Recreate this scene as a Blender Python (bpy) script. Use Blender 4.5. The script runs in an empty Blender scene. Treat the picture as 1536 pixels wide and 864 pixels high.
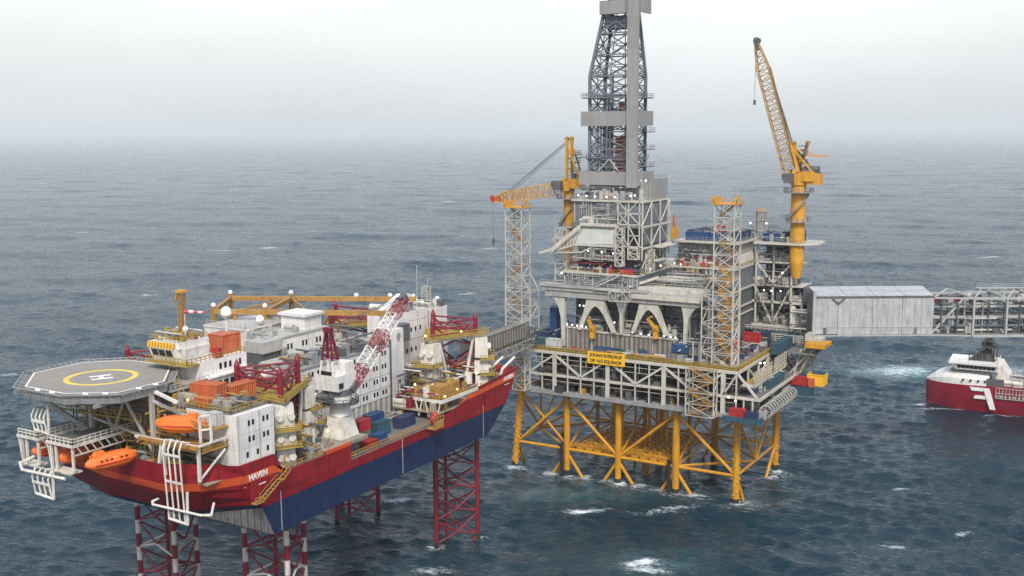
import bpy, bmesh, math, random
import numpy as np
from mathutils import Vector, Matrix
sc = bpy.context.scene
COL = sc.collection
rnd = random.Random(7)
# ------------------------------------------------------------------ camera (world X along the platform front, Y into depth, Z up, metres)
cd = bpy.data.cameras.new('camera'); cam = bpy.data.objects.new('camera', cd); COL.objects.link(cam)
YAW, PITCH, ROLL = math.radians(30.5), math.radians(8.38), math.radians(-0.4)
CAMP = Vector((98.18, -296.69, 110.0))
_r = Vector((math.cos(YAW), math.sin(YAW), 0)); _f = Vector((-math.sin(YAW), math.cos(YAW), 0))
FW = _f*math.cos(PITCH) - Vector((0, 0, 1))*math.sin(PITCH); UP = _r.cross(FW)
RR = _r*math.cos(ROLL) + UP*math.sin(ROLL); UU = -_r*math.sin(ROLL) + UP*math.cos(ROLL)
cam.matrix_world = Matrix(((RR.x, UU.x, -FW.x, CAMP.x), (RR.y, UU.y, -FW.y, CAMP.y), (RR.z, UU.z, -FW.z, CAMP.z), (0, 0, 0, 1)))
cd.sensor_width = 36.0; cd.lens = 36.0*1600/1536; cd.clip_start = 1.0; cd.clip_end = 80000
sc.camera = cam
# ------------------------------------------------------------------ overcast daylight
SUN_EL, SUN_AZ = math.radians(48), math.radians(35)      # azimuth: from behind the camera, a little to its right
sund = Vector((math.sin(SUN_AZ)*math.cos(SUN_EL), -math.cos(SUN_AZ)*math.cos(SUN_EL), math.sin(SUN_EL)))
w = bpy.data.worlds.new('World'); sc.world = w; w.use_nodes = True
nt = w.node_tree; nt.nodes.clear()
out = nt.nodes.new('ShaderNodeOutputWorld')
sky = nt.nodes.new('ShaderNodeTexSky'); sky.sky_type = 'NISHITA'; sky.sun_disc = False
sky.sun_elevation = SUN_EL; sky.sun_rotation = math.pi - SUN_AZ; sky.dust_density = 6.0; sky.air_density = 1.2
b1 = nt.nodes.new('ShaderNodeBackground'); b1.inputs[1].default_value = 0.05
nt.links.new(sky.outputs[0], b1.inputs[0])
tc = nt.nodes.new('ShaderNodeTexCoord'); sx = nt.nodes.new('ShaderNodeSeparateXYZ'); nt.links.new(tc.outputs['Generated'], sx.inputs[0])
cr = nt.nodes.new('ShaderNodeValToRGB'); nt.links.new(sx.outputs['Z'], cr.inputs[0])
SKY = [(0.0, (.575, .62, .65)), (.02, (.60, .64, .665)), (.05, (.66, .685, .705)), (.09, (.735, .75, .76)), (.125, (.785, .79, .795)), (.17, (.66, .715, .77)), (.28, (.34, .425, .525)), (1.0, (.40, .50, .63))]
el = cr.color_ramp.elements
el[0].position, el[0].color = SKY[0][0], SKY[0][1]+(1,); el[1].position, el[1].color = SKY[-1][0], SKY[-1][1]+(1,)
for p_, c_ in SKY[1:-1]:
    e_ = el.new(p_); e_.color = c_+(1,)
nz = nt.nodes.new('ShaderNodeTexNoise'); nz.inputs['Scale'].default_value = 2.6; nz.inputs['Detail'].default_value = 4
mp = nt.nodes.new('ShaderNodeMapping'); mp.inputs['Scale'].default_value = (1, 1, 3.5)
nt.links.new(tc.outputs['Generated'], mp.inputs[0]); nt.links.new(mp.outputs[0], nz.inputs[0])
mr = nt.nodes.new('ShaderNodeMapRange'); mr.inputs[1].default_value = .3; mr.inputs[2].default_value = .7; mr.inputs[3].default_value = .94; mr.inputs[4].default_value = 1.05
nt.links.new(nz.outputs[0], mr.inputs[0])
b2 = nt.nodes.new('ShaderNodeBackground'); nt.links.new(cr.outputs[0], b2.inputs[0]); nt.links.new(mr.outputs[0], b2.inputs[1])
ad = nt.nodes.new('ShaderNodeAddShader'); nt.links.new(b1.outputs[0], ad.inputs[0]); nt.links.new(b2.outputs[0], ad.inputs[1]); nt.links.new(ad.outputs[0], out.inputs[0])
sl = bpy.data.lights.new('sun', 'SUN'); sl.energy = 2.9; sl.angle = math.radians(14); sl.color = (1, .945, .88)
so = bpy.data.objects.new('sun', sl); COL.objects.link(so); so.rotation_euler = (-sund).to_track_quat('-Z', 'Y').to_euler()
sc.view_settings.view_transform = 'Standard'; sc.view_settings.look = 'None'; sc.view_settings.exposure = 0.22; sc.view_settings.gamma = 1.0
sc.view_settings.use_curve_mapping = False
sc.cycles.max_bounces = 6; sc.cycles.diffuse_bounces = 3; sc.cycles.glossy_bounces = 3; sc.cycles.volume_bounces = 1; sc.cycles.transparent_max_bounces = 6
sc.cycles.use_denoising = True; sc.cycles.use_adaptive_sampling = False; sc.cycles.denoising_prefilter = 'NONE'
# ------------------------------------------------------------------ materials
def paint(name, col, rough=.5, dirt=.22, streak=.25, rust=0.0, metal=0.0, corr=None, bump=.0, scale=.35, rustcol=(.16, .06, .022), seam=None):
    m = bpy.data.materials.new(name); m.use_nodes = True; t = m.node_tree; N = t.nodes; L = t.links
    bs = N['Principled BSDF']; bs.inputs['Roughness'].default_value = rough; bs.inputs['Metallic'].default_value = metal
    ge = N.new('ShaderNodeNewGeometry')
    n1 = N.new('ShaderNodeTexNoise'); n1.inputs['Scale'].default_value = scale; n1.inputs['Detail'].default_value = 6; n1.inputs['Roughness'].default_value = .65
    L.new(ge.outputs['Position'], n1.inputs['Vector'])
    r1 = N.new('ShaderNodeMapRange'); r1.inputs[1].default_value = .28; r1.inputs[2].default_value = .72; r1.inputs[3].default_value = 1-dirt; r1.inputs[4].default_value = 1+dirt*.35
    L.new(n1.outputs[0], r1.inputs[0])
    mp = N.new('ShaderNodeMapping'); mp.inputs['Scale'].default_value = (1.7, 1.7, .13); L.new(ge.outputs['Position'], mp.inputs[0])
    n2 = N.new('ShaderNodeTexNoise'); n2.inputs['Scale'].default_value = 1.0; n2.inputs['Detail'].default_value = 4; L.new(mp.outputs[0], n2.inputs['Vector'])
    r2 = N.new('ShaderNodeMapRange'); r2.inputs[1].default_value = .5; r2.inputs[2].default_value = .75; r2.inputs[3].default_value = 1.0; r2.inputs[4].default_value = 1-streak
    L.new(n2.outputs[0], r2.inputs[0])
    mu = N.new('ShaderNodeMath'); mu.operation = 'MULTIPLY'; L.new(r1.outputs[0], mu.inputs[0]); L.new(r2.outputs[0], mu.inputs[1])
    mx = N.new('ShaderNodeMix'); mx.data_type = 'RGBA'; mx.blend_type = 'MULTIPLY'; mx.inputs[0].default_value = 1.0
    mx.inputs[6].default_value = tuple(col)+(1,); L.new(mu.outputs[0], mx.inputs[7])
    last = mx.outputs[2]
    if rust > 0:
        n3 = N.new('ShaderNodeTexNoise'); n3.inputs['Scale'].default_value = .9; n3.inputs['Detail'].default_value = 8; n3.inputs['Roughness'].default_value = .7
        mp3 = N.new('ShaderNodeMapping'); mp3.inputs['Scale'].default_value = (1, 1, .45); L.new(ge.outputs['Position'], mp3.inputs[0]); L.new(mp3.outputs[0], n3.inputs['Vector'])
        r3 = N.new('ShaderNodeMapRange'); r3.inputs[1].default_value = .66-rust*.25; r3.inputs[2].default_value = .78-rust*.2; r3.inputs[4].default_value = .8
        L.new(n3.outputs[0], r3.inputs[0])
        m3 = N.new('ShaderNodeMix'); m3.data_type = 'RGBA'; L.new(r3.outputs[0], m3.inputs[0]); L.new(last, m3.inputs[6]); m3.inputs[7].default_value = tuple(rustcol)+(1,)
        last = m3.outputs[2]
    if seam:
        s3 = N.new('ShaderNodeSeparateXYZ'); L.new(ge.outputs['Position'], s3.inputs[0]); a3 = N.new('ShaderNodeMath'); a3.operation = 'SUBTRACT'; L.new(s3.outputs[1], a3.inputs[0]); L.new(s3.outputs[0], a3.inputs[1])
        c3 = N.new('ShaderNodeCombineXYZ'); L.new(a3.outputs[0], c3.inputs[0]); L.new(s3.outputs[2], c3.inputs[1])
        bk = N.new('ShaderNodeTexBrick'); bk.inputs['Scale'].default_value = 1.0; bk.inputs['Brick Width'].default_value = seam[0]; bk.inputs['Row Height'].default_value = seam[1]; bk.inputs['Mortar Size'].default_value = .035
        bk.inputs['Color1'].default_value = (1, 1, 1, 1); bk.inputs['Color2'].default_value = (.88, .88, .88, 1); bk.inputs['Mortar'].default_value = (.60, .60, .60, 1); L.new(c3.outputs[0], bk.inputs['Vector'])
        m4 = N.new('ShaderNodeMix'); m4.data_type = 'RGBA'; m4.blend_type = 'MULTIPLY'; m4.inputs[0].default_value = 1.0; L.new(last, m4.inputs[6]); L.new(bk.outputs[0], m4.inputs[7]); last = m4.outputs[2]
    L.new(last, bs.inputs['Base Color'])
    if corr or bump:
        bp = N.new('ShaderNodeBump'); bp.inputs['Strength'].default_value = .9
        if corr:
            sp = N.new('ShaderNodeSeparateXYZ'); L.new(ge.outputs['Position'], sp.inputs[0])
            a = N.new('ShaderNodeMath'); a.operation = 'ADD'; L.new(sp.outputs[0], a.inputs[0]); L.new(sp.outputs[1], a.inputs[1])
            b = N.new('ShaderNodeMath'); b.operation = 'MULTIPLY'; b.inputs[1].default_value = 2*math.pi/corr; L.new(a.outputs[0], b.inputs[0])
            c = N.new('ShaderNodeMath'); c.operation = 'SINE'; L.new(b.outputs[0], c.inputs[0])
            L.new(c.outputs[0], bp.inputs['Height']); bp.inputs['Distance'].default_value = corr*.16
        else:
            L.new(n1.outputs[0], bp.inputs['Height']); bp.inputs['Distance'].default_value = bump
        L.new(bp.outputs[0], bs.inputs['Normal'])
    return m
def glow(name, col, s):
    m = bpy.data.materials.new(name); m.use_nodes = True; b = m.node_tree.nodes['Principled BSDF']
    b.inputs['Base Color'].default_value = tuple(col)+(1,); b.inputs['Emission Color'].default_value = tuple(col)+(1,); b.inputs['Emission Strength'].default_value = s
    return m
M = dict(
 jyel=paint('jacket_yellow', (.60, .28, .014), .5, .25, .3, .22, rustcol=(.12, .05, .015)),
 cryel=paint('crane_yellow', (.64, .315, .03), .45, .25, .25, .2), ochre=paint('ochre_steel', (.40, .22, .055), .6, .3, .3, .4),
 railyel=paint('railing_yellow', (.38, .26, .05), .6, .3, .2, .3),
 beam=paint('cream_steel', (.54, .515, .445), .5, .22, .3, .22), beam2=paint('grey_cream_steel', (.47, .46, .42), .55, .25, .3, .2),
 white=paint('white_paint', (.80, .775, .745), .4, .14, .30, .12, scale=.2, rustcol=(.42, .30, .20), seam=(6.1, 2.9)), white2=paint('worn_white_paint', (.68, .65, .58), .5, .25, .35, .25),
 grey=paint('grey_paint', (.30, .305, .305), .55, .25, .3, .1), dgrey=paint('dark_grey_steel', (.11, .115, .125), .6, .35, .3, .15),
 vdark=paint('dark_steel_and_shade', (.05, .05, .052), .7, .4, .2, .1), lgrey=paint('light_grey_cladding', (.40, .39, .37), .5, .2, .3, .05, seam=(1.6, 5)),  # vdark: dark steel, also used to paint interior shade as colour
 wind=paint('wind_wall_grey', (.315, .305, .30), .55, .1, .18, .03, seam=(2.6, 9)), clad=paint('blue_grey_cladding', (.17, .19, .215), .5, .2, .3, .05, seam=(1.2, 6)),
 brownclad=paint('brown_grey_cladding', (.24, .215, .19), .6, .25, .35, .2, corr=1.6), greenclad=paint('pale_green_cladding', (.42, .44, .40), .5, .12, .15, .02),
 deck=paint('deck_steel', (.16, .155, .145), .75, .4, 0, .3), deckt=paint('tan_deck', (.30, .255, .20), .7, .3, 0, .35), heli=paint('helideck_grey', (.26, .235, .21), .75, .18, 0, 0, scale=.5),
 red=paint('hull_red', (.30, .010, .018), .4, .42, .6, .32, rustcol=(.10, .022, .012), seam=(7.5, 2.4)), blue=paint('hull_blue', (.010, .027, .088), .4, .42, .6, .26, rustcol=(.035, .04, .055), seam=(7.5, 2.4)),
 stripe=paint('hull_orange', (.60, .088, .026), .4, .15, .25, .08), under=paint('hull_underside', (.21, .20, .20), .6, .3, .5, .15, corr=1.8),
 legred=paint('leg_red', (.21, .010, .025), .5, .25, .2, .2, rustcol=(.1, .02, .015)), legwhite=paint('leg_white', (.66, .60, .54), .5, .25, .3, .3),
 boat=paint('lifeboat_orange', (.82, .17, .025), .35, .12, .12, .04), orange=paint('container_orange', (.62, .15, .05), .5, .25, .3, .2, corr=.6),
 cblue=paint('container_blue', (.025, .085, .22), .45, .25, .3, .2, corr=.5), cdblue=paint('container_dark_blue', (.03, .05, .12), .5, .3, .3, .2, corr=.5),
 cred=paint('container_red', (.46, .03, .03), .45, .25, .3, .2, corr=.5), cteal=paint('container_teal', (.035, .105, .145), .5, .25, .3, .2, corr=.5),
 cwhite=paint('container_white', (.62, .62, .60), .45, .2, .3, .2, corr=.5), cgreen=paint('container_green', (.04, .17, .10), .5, .3, .3, .2, corr=.5),
 cgrey=paint('container_grey', (.22, .215, .20), .5, .3, .3, .3, corr=.5),
 glass=paint('window_glass', (.018, .022, .028), .15, .1, 0, 0), black=paint('black_rubber', (.015, .015, .017), .7, .2, 0, 0),
 sign=paint('sign_yellow', (.82, .46, .02), .5, .06, .08, 0), mark_y=paint('marking_yellow', (.75, .55, .08), .6, .2, 0, 0), mark_w=paint('marking_white', (.78, .78, .76), .6, .2, 0, 0),
 letter=paint('lettering_black', (.02, .02, .02), .6, .1, 0, 0), pipe=paint('insulated_pipe', (.44, .43, .40), .4, .25, .2, .15), redeq=paint('red_equipment', (.48, .035, .04), .5, .2, .2, .15),
 derr=paint('derrick_steel', (.16, .185, .215), .5, .25, .2, .1), derrred=paint('derrick_red', (.34, .07, .05), .5, .25, .2, .1),
 bridge=paint('bridge_cladding', (.47, .485, .50), .4, .22, .3, .04, seam=(1.6, 3.9), metal=.1), bridgest=paint('bridge_steel', (.40, .40, .39), .5, .2, .2, .1),
 vred=paint('vessel_red', (.27, .010, .028), .35, .15, .2, .05, rustcol=(.1, .01, .01)), dome=paint('radome_white', (.85, .85, .85), .3, .04, 0, 0),
 boomtan=paint('boom_tan', (.46, .285, .105), .55, .3, .2, .3), maroon=paint('maroon_paint', (.17, .012, .028), .5, .25, .2, .15), fadered=paint('faded_red_paint', (.36, .085, .095), .55, .3, .2, .2), growth=paint('marine_growth', (.028, .026, .018), .9, .4, 0, 0),
 lamp=glow('floodlight_glow', (1, .97, .88), 3.0), lampy=glow('work_lamp_glow', (1, .72, .25), 2.2),
)
# ------------------------------------------------------------------ mesh helpers
class MB:
    def __init__(s): s.v = []; s.f = []; s.mi = []; s.m = 0; s.st = []
    def quad(s, pts, m=None):
        b = len(s.v); s.st.append((b, len(s.f))); s.v += [tuple(p) for p in pts]; s.f.append(tuple(range(b, b+len(pts)))); s.mi.append(s.m if m is None else m)
    def hexa(s, lo, hi, m=None):            # two rings of equal length, closed
        b = len(s.v); s.st.append((b, len(s.f))); n = len(lo); s.v += [tuple(p) for p in lo]+[tuple(p) for p in hi]; mm = s.m if m is None else m
        s.f.append(tuple(range(b+n-1, b-1, -1))); s.mi.append(mm); s.f.append(tuple(range(b+n, b+2*n))); s.mi.append(mm)
        for i in range(n):
            j = (i+1) % n; s.f.append((b+i, b+j, b+n+j, b+n+i)); s.mi.append(mm)
    def box(s, x0, x1, y0, y1, z0, z1, m=None):
        if x0 > x1: x0, x1 = x1, x0
        if y0 > y1: y0, y1 = y1, y0
        if z0 > z1: z0, z1 = z1, z0
        s.hexa([(x0, y0, z0), (x1, y0, z0), (x1, y1, z0), (x0, y1, z0)], [(x0, y0, z1), (x1, y0, z1), (x1, y1, z1), (x0, y1, z1)], m)
    def bar(s, p, q, w, h=None, m=None):
        p, q = Vector(p), Vector(q); d = q-p
        if d.length < 1e-4: return
        d.normalize(); u = Vector((0, 0, 1)) if abs(d.z) < .95 else Vector((0, 1, 0))
        a = d.cross(u).normalized(); c = a.cross(d); h = h or w; a = a*w/2; c = c*h/2
        s.hexa([p-a-c, p+a-c, p+a+c, p-a+c], [q-a-c, q+a-c, q+a+c, q-a+c], m)
    def tube(s, p, q, r, r2=None, n=8, m=None):
        p, q = Vector(p), Vector(q); d = q-p
        if d.length < 1e-4: return
        d.normalize(); u = Vector((0, 0, 1)) if abs(d.z) < .95 else Vector((0, 1, 0))
        a = d.cross(u).normalized(); c = d.cross(a); r2 = r if r2 is None else r2
        R = [a*math.cos(2*math.pi*i/n)+c*math.sin(2*math.pi*i/n) for i in range(n)]
        s.hexa([p+x*r for x in R][::-1], [q+x*r2 for x in R][::-1], m)
    def path(s, pts, r, n=6, m=None):
        for a, b in zip(pts[:-1], pts[1:]): s.tube(a, b, r, n=n, m=m)
        for a in pts[1:-1]: s.ball(a, r, 6, 4, m=m)
    def ball(s, c, r, nu=10, nv=6, sq=(1, 1, 1), m=None, z0=-1.0):
        b = len(s.v); s.st.append((b, len(s.f))); mm = s.m if m is None else m; c = Vector(c)
        t0 = math.acos(max(-1, min(1, z0)))
        for j in range(nv+1):
            t = t0*(1-j/nv)
            for i in range(nu):
                f = 2*math.pi*i/nu; s.v.append((c.x+r*sq[0]*math.sin(t)*math.cos(f), c.y+r*sq[1]*math.sin(t)*math.sin(f), c.z+r*sq[2]*math.cos(t)))
        for j in range(nv):
            for i in range(nu):
                k = (i+1) % nu; s.f.append((b+j*nu+i, b+j*nu+k, b+(j+1)*nu+k, b+(j+1)*nu+i)); s.mi.append(mm)
    def prism_y(s, xz, y0, y1, m=None): s.hexa([(x, y0, z) for x, z in xz], [(x, y1, z) for x, z in xz], m)
    def prism_x(s, yz, x0, x1, m=None): s.hexa([(x0, y, z) for y, z in yz], [(x1, y, z) for y, z in yz], m)
    def prism_z(s, xy, z0, z1, m=None): s.hexa([(x, y, z0) for x, y in xy], [(x, y, z1) for x, y in xy], m)
    def rail(s, pts, h=1.15, step=2.2, t=.10, m=None, rails=(1.0, .5)):
        for a, b in zip(pts[:-1], pts[1:]):
            a, b = Vector(a), Vector(b); n = max(1, int((b-a).length/step))
            for i in range(n+1):
                p = a.lerp(b, i/n); s.bar(p, p+Vector((0, 0, h)), t*.8, m=m)
            for k in rails: s.bar(a+Vector((0, 0, h*k)), b+Vector((0, 0, h*k)), t, m=m)
    def lattice(s, a, b, ax, ay, n, rc, rb, m=None, mb=None, taper=1.0, faces=4):   # box lattice from a to b, half-width vectors ax, ay
        a, b, ax, ay = Vector(a), Vector(b), Vector(ax), Vector(ay); C = [(-1, -1), (1, -1), (1, 1), (-1, 1)]
        def P(i, k):
            t = i/n; f = 1+(taper-1)*t; return a.lerp(b, t)+ax*C[k % 4][0]*f+ay*C[k % 4][1]*f
        for k in range(4): s.bar(P(0, k), P(n, k), rc*2, m=m)
        for i in range(n+1):
            for k in range(faces):
                s.bar(P(i, k), P(i, k+1), rb*2, m=mb)
                if i < n:
                    if (i+k) % 2: s.bar(P(i, k), P(i+1, k+1), rb*2, m=mb)
                    else: s.bar(P(i, k+1), P(i+1, k), rb*2, m=mb)
    def stairs(s, a, b, wv, m=None):           # a flight between two points with stringers and treads
        a, b, wv = Vector(a), Vector(b), Vector(wv)
        for k in (-.5, .5):
            s.bar(a+wv*k, b+wv*k, .12, .35, m); s.bar(a+wv*k+Vector((0, 0, 1)), b+wv*k+Vector((0, 0, 1)), .09, m=m)
        n = max(2, int((b-a).length/.8))
        for i in range(n+1):
            p = a.lerp(b, i/n); s.bar(p-wv*.5, p+wv*.5, .3, .08, m)
    def pieces(s):             # groups of islands that lie far from each other (each becomes an object of its own)
        k = len(s.st)
        if k < 2 or k > 1500: return None
        V = np.array(s.v, np.float32); vb = [a for a, _ in s.st]+[len(s.v)]
        lo = np.array([V[a:b].min(0) for a, b in zip(vb[:-1], vb[1:])]); hi = np.array([V[a:b].max(0) for a, b in zip(vb[:-1], vb[1:])])
        sz = (hi-lo).max(1); g = np.maximum(0, np.maximum(lo[:, None]-hi[None], lo[None]-hi[:, None]))
        near = np.sqrt((g**2).sum(2)) <= np.maximum(.02, .48*np.maximum(sz[:, None], sz[None]))
        lab = np.full(k, -1); c = 0
        for i in range(k):
            if lab[i] >= 0: continue
            st = [i]; lab[i] = c
            while st:
                for q in np.nonzero(near[st.pop()] & (lab < 0))[0]: lab[q] = c; st.append(int(q))
            c += 1
        return None if c < 2 or c > 60 else (lab, c)
    def build(s, name, mats, parent=None, local=False, smooth=False):
        pc = s.pieces() if parent is not None else None
        if pc is None: return s.build1(name, mats, parent, local, smooth)
        vb = [a for a, _ in s.st]+[len(s.v)]; fb = [f for _, f in s.st]+[len(s.f)]; first = None
        for q in range(pc[1]):
            m_ = MB()
            for i in np.nonzero(pc[0] == q)[0]:
                d = len(m_.v)-vb[i]; m_.v += s.v[vb[i]:vb[i+1]]; m_.f += [tuple(x+d for x in f) for f in s.f[fb[i]:fb[i+1]]]; m_.mi += s.mi[fb[i]:fb[i+1]]
            o = m_.build1(name, mats, parent, local, smooth); first = first or o
        return first
    def build1(s, name, mats, parent=None, local=False, smooth=False):
        if not isinstance(mats, (list, tuple)): mats = [mats]
        o_ = Vector((0, 0, 0)) if (local or parent is None) else ORG.get(parent.name, Vector((0, 0, 0)))
        me = bpy.data.meshes.new(name); me.from_pydata([(v[0]-o_.x, v[1]-o_.y, v[2]-o_.z) for v in s.v], [], s.f)
        for mt in mats: me.materials.append(mt)
        if len(mats) > 1: me.polygons.foreach_set('material_index', s.mi)
        bm = bmesh.new(); bm.from_mesh(me); bmesh.ops.recalc_face_normals(bm, faces=bm.faces); bm.to_mesh(me); bm.free()
        if smooth: me.polygons.foreach_set('use_smooth', [True]*len(me.polygons))
        o = bpy.data.objects.new(name, me); COL.objects.link(o)
        if parent is not None: o.parent = parent
        ORG[o.name] = o_
        return o
ORG = {}
def thing(name, label, cat, loc=(0, 0, 0), group=None, rz=0.0):
    o = bpy.data.objects.new(name, None); o.empty_display_size = 1; COL.objects.link(o); o.location = loc; o.rotation_euler = (0, 0, rz)
    o['label'] = label; o['category'] = cat
    if group: o['group'] = group
    ORG[o.name] = Vector(loc); return o
def tag(o, label, cat, group=None):
    o['label'] = label; o['category'] = cat
    if group: o['group'] = group
    return o
def kids(o): return [c for c in bpy.data.objects if c.parent == o]
def copy_tree(o, parent=None):
    c = o.copy(); COL.objects.link(c)
    if parent is not None: c.parent = parent
    for ch in kids(o): copy_tree(ch, c)
    return c
def part(name, parent, mat, fn, smooth=False, local=False):
    mb = MB(); fn(mb); return mb.build(name, mat, parent, local, smooth)
def text_mesh(name, txt, size, at, along, up, mat, parent, depth=.06, bold=.03, squeeze=1.0):
    cu = bpy.data.curves.new('text', 'FONT'); cu.body = txt; cu.size = size; cu.extrude = depth/2; cu.offset = bold; cu.align_x = 'CENTER'; cu.align_y = 'CENTER'
    to = bpy.data.objects.new('text', cu); COL.objects.link(to)
    dg = bpy.context.evaluated_depsgraph_get(); me = bpy.data.meshes.new_from_object(to.evaluated_get(dg)); bpy.data.objects.remove(to)
    me.name = name; me.materials.clear(); me.materials.append(mat)
    o = bpy.data.objects.new(name, me); COL.objects.link(o)
    x = Vector(along).normalized(); y = Vector(up).normalized(); z = x.cross(y); a = Vector(at)-(ORG.get(parent.name, Vector()) if parent else Vector())
    x = x*squeeze
    o.matrix_local = Matrix(((x.x, y.x, z.x, a.x), (x.y, y.y, z.y, a.y), (x.z, y.z, z.z, a.z), (0, 0, 0, 1)))
    if parent: o.parent = parent
    return o
def clutter(mb, x0, x1, y0, y1, z0, z1, n, rs, mats=3, smin=.6, smax=2.6, pipes=.45):
    R = random.Random(rs); H = z1-z0
    for i in range(n):
        x, y = R.uniform(x0, x1), R.uniform(y0, y1); m = R.randrange(mats); k = R.random()
        if k < pipes:
            r = R.uniform(.12, .32); q = R.random()
            if q < .4: mb.tube((x, y, z0), (x, y, z0+H*R.uniform(.4, 1)), r, n=6, m=m)
            elif q < .75:
                l = R.uniform(3, 10); z = z0+H*R.uniform(.25, .95); mb.tube((max(x0, x-l), y, z), (min(x1, x+l), y, z), r, n=6, m=m)
            else:
                l = R.uniform(2, 6); z = z0+H*R.uniform(.25, .95); mb.tube((x, max(y0, y-l), z), (x, min(y1, y+l), z), r, n=6, m=m)
        elif k < pipes+.12:
            r = R.uniform(.4, 1.1); mb.tube((x, y, z0), (x, y, z0+min(H*.9, R.uniform(1.2, 3.5))), r, n=10, m=m)
        elif k < pipes+.2:
            r = R.uniform(.5, 1.0); l = R.uniform(2, 4.5); mb.tube((x-l/2, y, z0+r+.4), (x+l/2, y, z0+r+.4), r, n=10, m=m); mb.box(x-l/2, x+l/2, y-.5, y+.5, z0, z0+.5, m)
        else:
            a, b, h = R.uniform(smin, smax), R.uniform(smin, smax), min(H*.95, R.uniform(.6, 2.8)); mb.box(x-a/2, x+a/2, y-b/2, y+b/2, z0, z0+h, m)
# ------------------------------------------------------------------ sea
def make_sea():
    fx, fy = -math.sin(YAW), math.cos(YAW); rx, ry = math.cos(YAW), math.sin(YAW)
    def graded(start, first, grow, end):
        a = [start]; s = first
        while a[-1] < end: a.append(a[-1]+s); s *= grow
        return a
    V = [-4000, -1500, -600, -250, -80, 20, 80, 120] + list(np.arange(140, 420, .9)) + graded(420.9, .95, 1.0042, 45000)
    pos = list(np.arange(0, 190, 1.0)) + graded(190, 1.05, 1.012, 30000)
    U = sorted([-p for p in pos[1:]]+pos)
    V = np.array(V, np.float32); U = np.array(U, np.float32)
    nu, nv = len(U), len(V)
    gu, gv = np.meshgrid(U, V)
    X = CAMP.x+gu*rx+gv*fx; Y = CAMP.y+gu*ry+gv*fy
    su = np.gradient(U)[None, :]*np.ones((nv, 1), np.float32); sv = np.gradient(V)[:, None]*np.ones((1, nu), np.float32)
    sp = np.maximum(su*.8, sv)
    R = np.random.RandomState(11)
    Zs = np.zeros_like(X); DX = np.zeros_like(X); DY = np.zeros_like(X); J = np.zeros_like(X)
    n = 76; lam = np.exp(np.linspace(math.log(2.8), math.log(105), n)); base = math.atan2(fy, fx)+math.radians(180-22)
    for i in range(n):
        l = lam[i]; k = 2*math.pi/l; th = base+R.normal(0, .38 if l > 25 else .5)
        st = .034 if l < 5.5 else (.016 if l < 15 else (.0062 if l < 38 else .005))
        A = st*l/(2*math.pi)*2.0*(.75+.5*R.rand())
        ph = k*(X*math.cos(th)+Y*math.sin(th))+R.rand()*6.28
        att = np.clip(l/(3.2*sp)-.6, 0, 1).astype(np.float32)
        c = np.cos(ph)*att; s_ = np.sin(ph)*att
        Zs += A*s_; DX += .75*A*c*math.cos(th); DY += .75*A*c*math.sin(th); J += A*k*s_
    for l, A, th in ((118, .5, base+.10), (163, .4, base-.22), (84, .36, base+.35)):   # swell
        k = 2*math.pi/l; ph = k*(X*math.cos(th)+Y*math.sin(th))+l; att = np.clip(l/(3.2*sp)-.6, 0, 1).astype(np.float32); Zs += A*np.sin(ph)*att; J += A*k*np.sin(ph)*att*1.3
    # groups of larger and smaller waves
    g = (1+.28*np.sin(X*.013+Y*.021+1.1)*np.sin(X*.024-Y*.009+.4)).astype(np.float32); Zs *= g; J *= g
    foam = np.clip((J-.60)*2.2, 0, 1); foam *= (np.sin(X*.031+1.7)*np.sin(Y*.027+.6)+np.sin(X*.011-Y*.013+2.) > -.15)
    aer = np.zeros_like(X)
    def patch(arr, x, y, a, b, ang, s):
        ca, sa = math.cos(ang), math.sin(ang); u = (X-x)*ca+(Y-y)*sa; v = -(X-x)*sa+(Y-y)*ca
        np.maximum(arr, s*np.exp(-((u/a)**2+(v/b)**2)), out=arr)
    q = YAW
    for (x, y) in LEGS_W: patch(foam, x+1.2, y-1.2, 3.6, 2.8, q, .60); patch(foam, x+2.5, y-2.5, 8.5, 5.0, q, .33)
    for (x, y) in RIG_W: patch(foam, x, y, 3.0, 2.4, q, .5)
    for P in [(-6.5, -55.0, 5.5, 2.2, q+.15, .95), (-3.0, -58.4, 6.0, 2.4, q-.3, .8), (-5, -56.6, 8.5, 6.0, q, .45), (-36, -29, 8, 2.2, q+.1, .75), (-88, -49, 7, 2.0, q+.15, .85), (-656, 435, 15, 5, q, .8), (-626, 470, 12, 4, q, 1.0), (-931, 495, 9, 5, q, .9),
              (47, -9, 4, 2, q-.3, .7), (-50, -85, 7, 3, q, .6), (-2049, 1249, 22, 12, q, .7), (-1647, 2557, 40, 25, q, .8), (-11, 708, 14, 6, q, .7), (-490, 204, 10, 3, q, .6), (-295, 310, 9, 2.5, q, .7),
              (-1280, 860, 14, 9, q, .8), (-860, 1130, 15, 9, q, .8), (-343, -1, 6, 2, q, .6), (-200, 1500, 20, 12, q, .7), (-640, 1500, 18, 10, q, .8), (40, 40, 3, 1.5, q, .7), (62, 10, 5, 1.4, q+.5, .6),
              (-700, 620, 12, 4, q, .7), (-430, 560, 10, 4, q, .7), (-75, -22, 12, 2.5, q+.2, .45), (-15, -16, 14, 3, q+.25, .42), (-110, -20, 7, 2, q, .55),
              (26, 150, 3.5, 2.0, q, .95), (36, 146.5, 12, 1.6, q, .6), (58, 148, 14, 1.5, q, .5)]: patch(foam, *P)
    patch(foam, 8, 206, 18, 12, q, .62); patch(foam, 50, 224, 26, 10, q, .4); patch(foam, -5, 196, 10, 4, q, .4)
    patch(aer, 11, 206, 20, 13, q, 1.0); patch(aer, 55, 222, 34, 16, q, .95); patch(aer, -3, 195, 14, 7, q, .6)
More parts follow.
